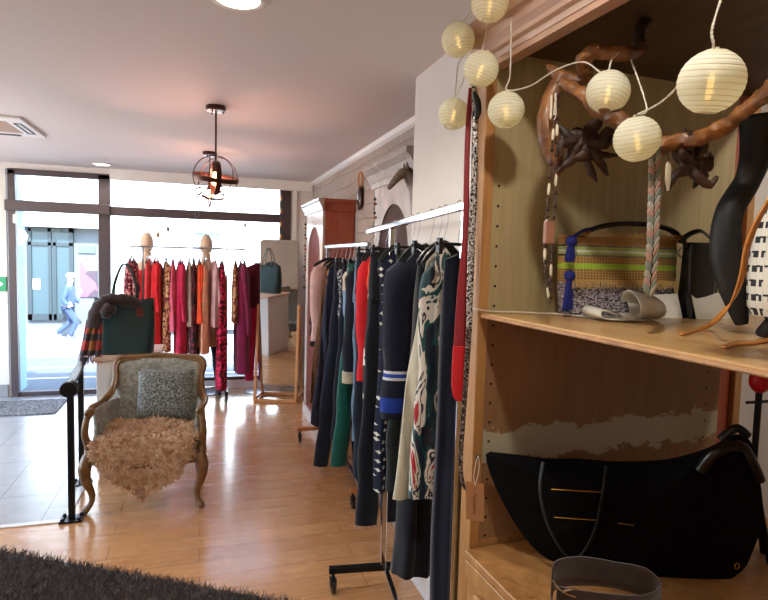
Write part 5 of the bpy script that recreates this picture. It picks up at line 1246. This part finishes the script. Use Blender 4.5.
mb.tube(sc_pts, .0006, 4); mb.build('handwritten_lettering', W['black'], tc) if False else mb.build('lettering', plain('brown_ink', '5a3020', .8), tg)
mb = MB(); mb.ball(P(477.5,457,1.42)-tg.location, .006, 12, 8); mb.build('hook', W['bronze'], tg)
sbp = at(600, 603, LZ, 2)
suede = cloth('brown_suede', '251a14', '3a2a20', 60)
sb = empty('suede_belt', P(600, 612, 1.17), 'rolled brown suede belt with a silver buckle in front of the black tote bag', 'belt'); SO_ = sb.location
ribbon('strap', [P(552,588,1.10)-SO_, P(556,575,1.12)-SO_, P(580,571,1.16)-SO_, P(615,575,1.18)-SO_, P(645,583,1.18)-SO_, P(660,598,1.14)-SO_, P(640,608,1.08)-SO_, P(590,606,1.05)-SO_, P(556,600,1.06)-SO_], [.026,.028,.030,.027,.031,.026,.024,.027,.026], suede, .004, [(0,0,1)]*9, sb)
mb = MB(); mb.tube(spline([P(553,580,1.06)-SO_, P(560,589,1.05)-SO_, P(570,595,1.05)-SO_, P(578,596,1.05)-SO_, P(574,589,1.05)-SO_, P(562,592,1.05)-SO_], 6), .0022, 8); mb.build('buckle', W['chrome'], sb)

# belts hanging at the left stile
rdm = plain('crimson_strap', '8c1420', .55); rdl = plain('bright_red_leather', 'c81820', .4)
D1 = 1.52
rb = empty('red_scarf', P(470, 92, D1), 'crimson strap with a rounded bright red end hanging beside the armoire', 'strap'); RO = rb.location
ribbon('strap', [P(471,88,D1)-RO, P(468,130,D1)-RO, P(466.5,180,D1)-RO, P(466,240,D1)-RO, P(463,290,D1)-RO, P(460.5,348,D1)-RO], [.006,.007,.007,.010,.015,.019], rdm, .004, [(1,-.3,0)]*6, rb)
ribbon('rounded_end', [P(460.5,346,D1)-RO, P(460,365,D1)-RO, P(459.5,385,D1)-RO, P(459.5,396,D1)-RO, P(459.5,401,D1)-RO], [.019,.021,.021,.017,.008], rdl, .006, [(1,-.3,0)]*5, rb)
sq = Mat('silver_sequins', '9a9696', .25, metal=.7); vv = sq.voro(sq.coord(), 260, 'Color'); sq.color(sq.ramp(vv, [(.25, '1c1a1c'), (.4, '8c8888'), (.7, 'e8e4e0')])); sq.bump(vv, .8, .002); sq = sq.m
D2 = 1.475
sq_o = empty('sequined_scarf', P(474, 88, D2), 'long silver sequined strip hanging down along the armoire edge', 'scarf'); QO = sq_o.location
ribbon('strip', [P(474,84,D2)-QO, P(475,140,D2)-QO, P(473.5,200,D2)-QO, P(471,260,D2)-QO, P(469,330,D2)-QO], [.006,.008,.009,.009,.007], sq, .004, [(1,-.3,0)]*5, sq_o)
ribbon('beaded_tail', [P(469,330,D2)-QO, P(466,380,D2)-QO, P(463,420,D2)-QO, P(461,450,D2)-QO, P(461,472,D2)-QO, P(465,488,D2)-QO, P(472,494,D2)-QO], [.007,.006,.006,.006,.005,.005,.004], pattern('beaded_strip', [(0,'2a2220'),(.5,'6c5c58'),(.8,'a89890')], 260), .004, [(1,-.3,0)]*7, sq_o)
mb = MB(); stube(mb, [P(474,92,D2-.01)-QO, P(477,102,D2-.01)-QO, P(478,112,D2-.01)-QO, P(476,120,D2-.01)-QO], [.006,.010,.009,.004], 12); mb.build('black_clasp', glossb, sq_o)

# stand glimpsed beyond the armoire
sx_ = at(761, 400, 1.15); 
stq = empty('tripod_stand', (1.86, 1.12, 0), 'black tripod stand with a red knob glimpsed beyond the armoire at the right edge', 'stand')
a_ = [at(x, y, 1.12)-stq.location for x, y in ((750,392),(762,470),(757,400),(768,450),(760,381))]
mb = MB(); mb.tube([(a_[4].x,0,.9),(a_[4].x,0,a_[4].z+.03)], .008, 10); mb.build('pole', W['black'], stq)
for dx, dy in ((.06,.30),(.30,.05),(.12,-.35)):
    mb = MB(); mb.tube([(a_[4].x,0,.95+.12),(a_[4].x+dx,dy*.6,.0)], .008, 8); mb.build('leg', W['black'], stq)
mb = MB(); mb.ball((a_[4].x, 0, a_[4].z), .032, 18, 12, .8, .8, 1); mb.build('knob', rdl, stq)
mb = MB(); mb.tube([(a_[4].x-.04,0,a_[4].z-.055),(a_[4].x+.04,0,a_[4].z-.055)], .004, 8); mb.build('crossbar', W['black'], stq)
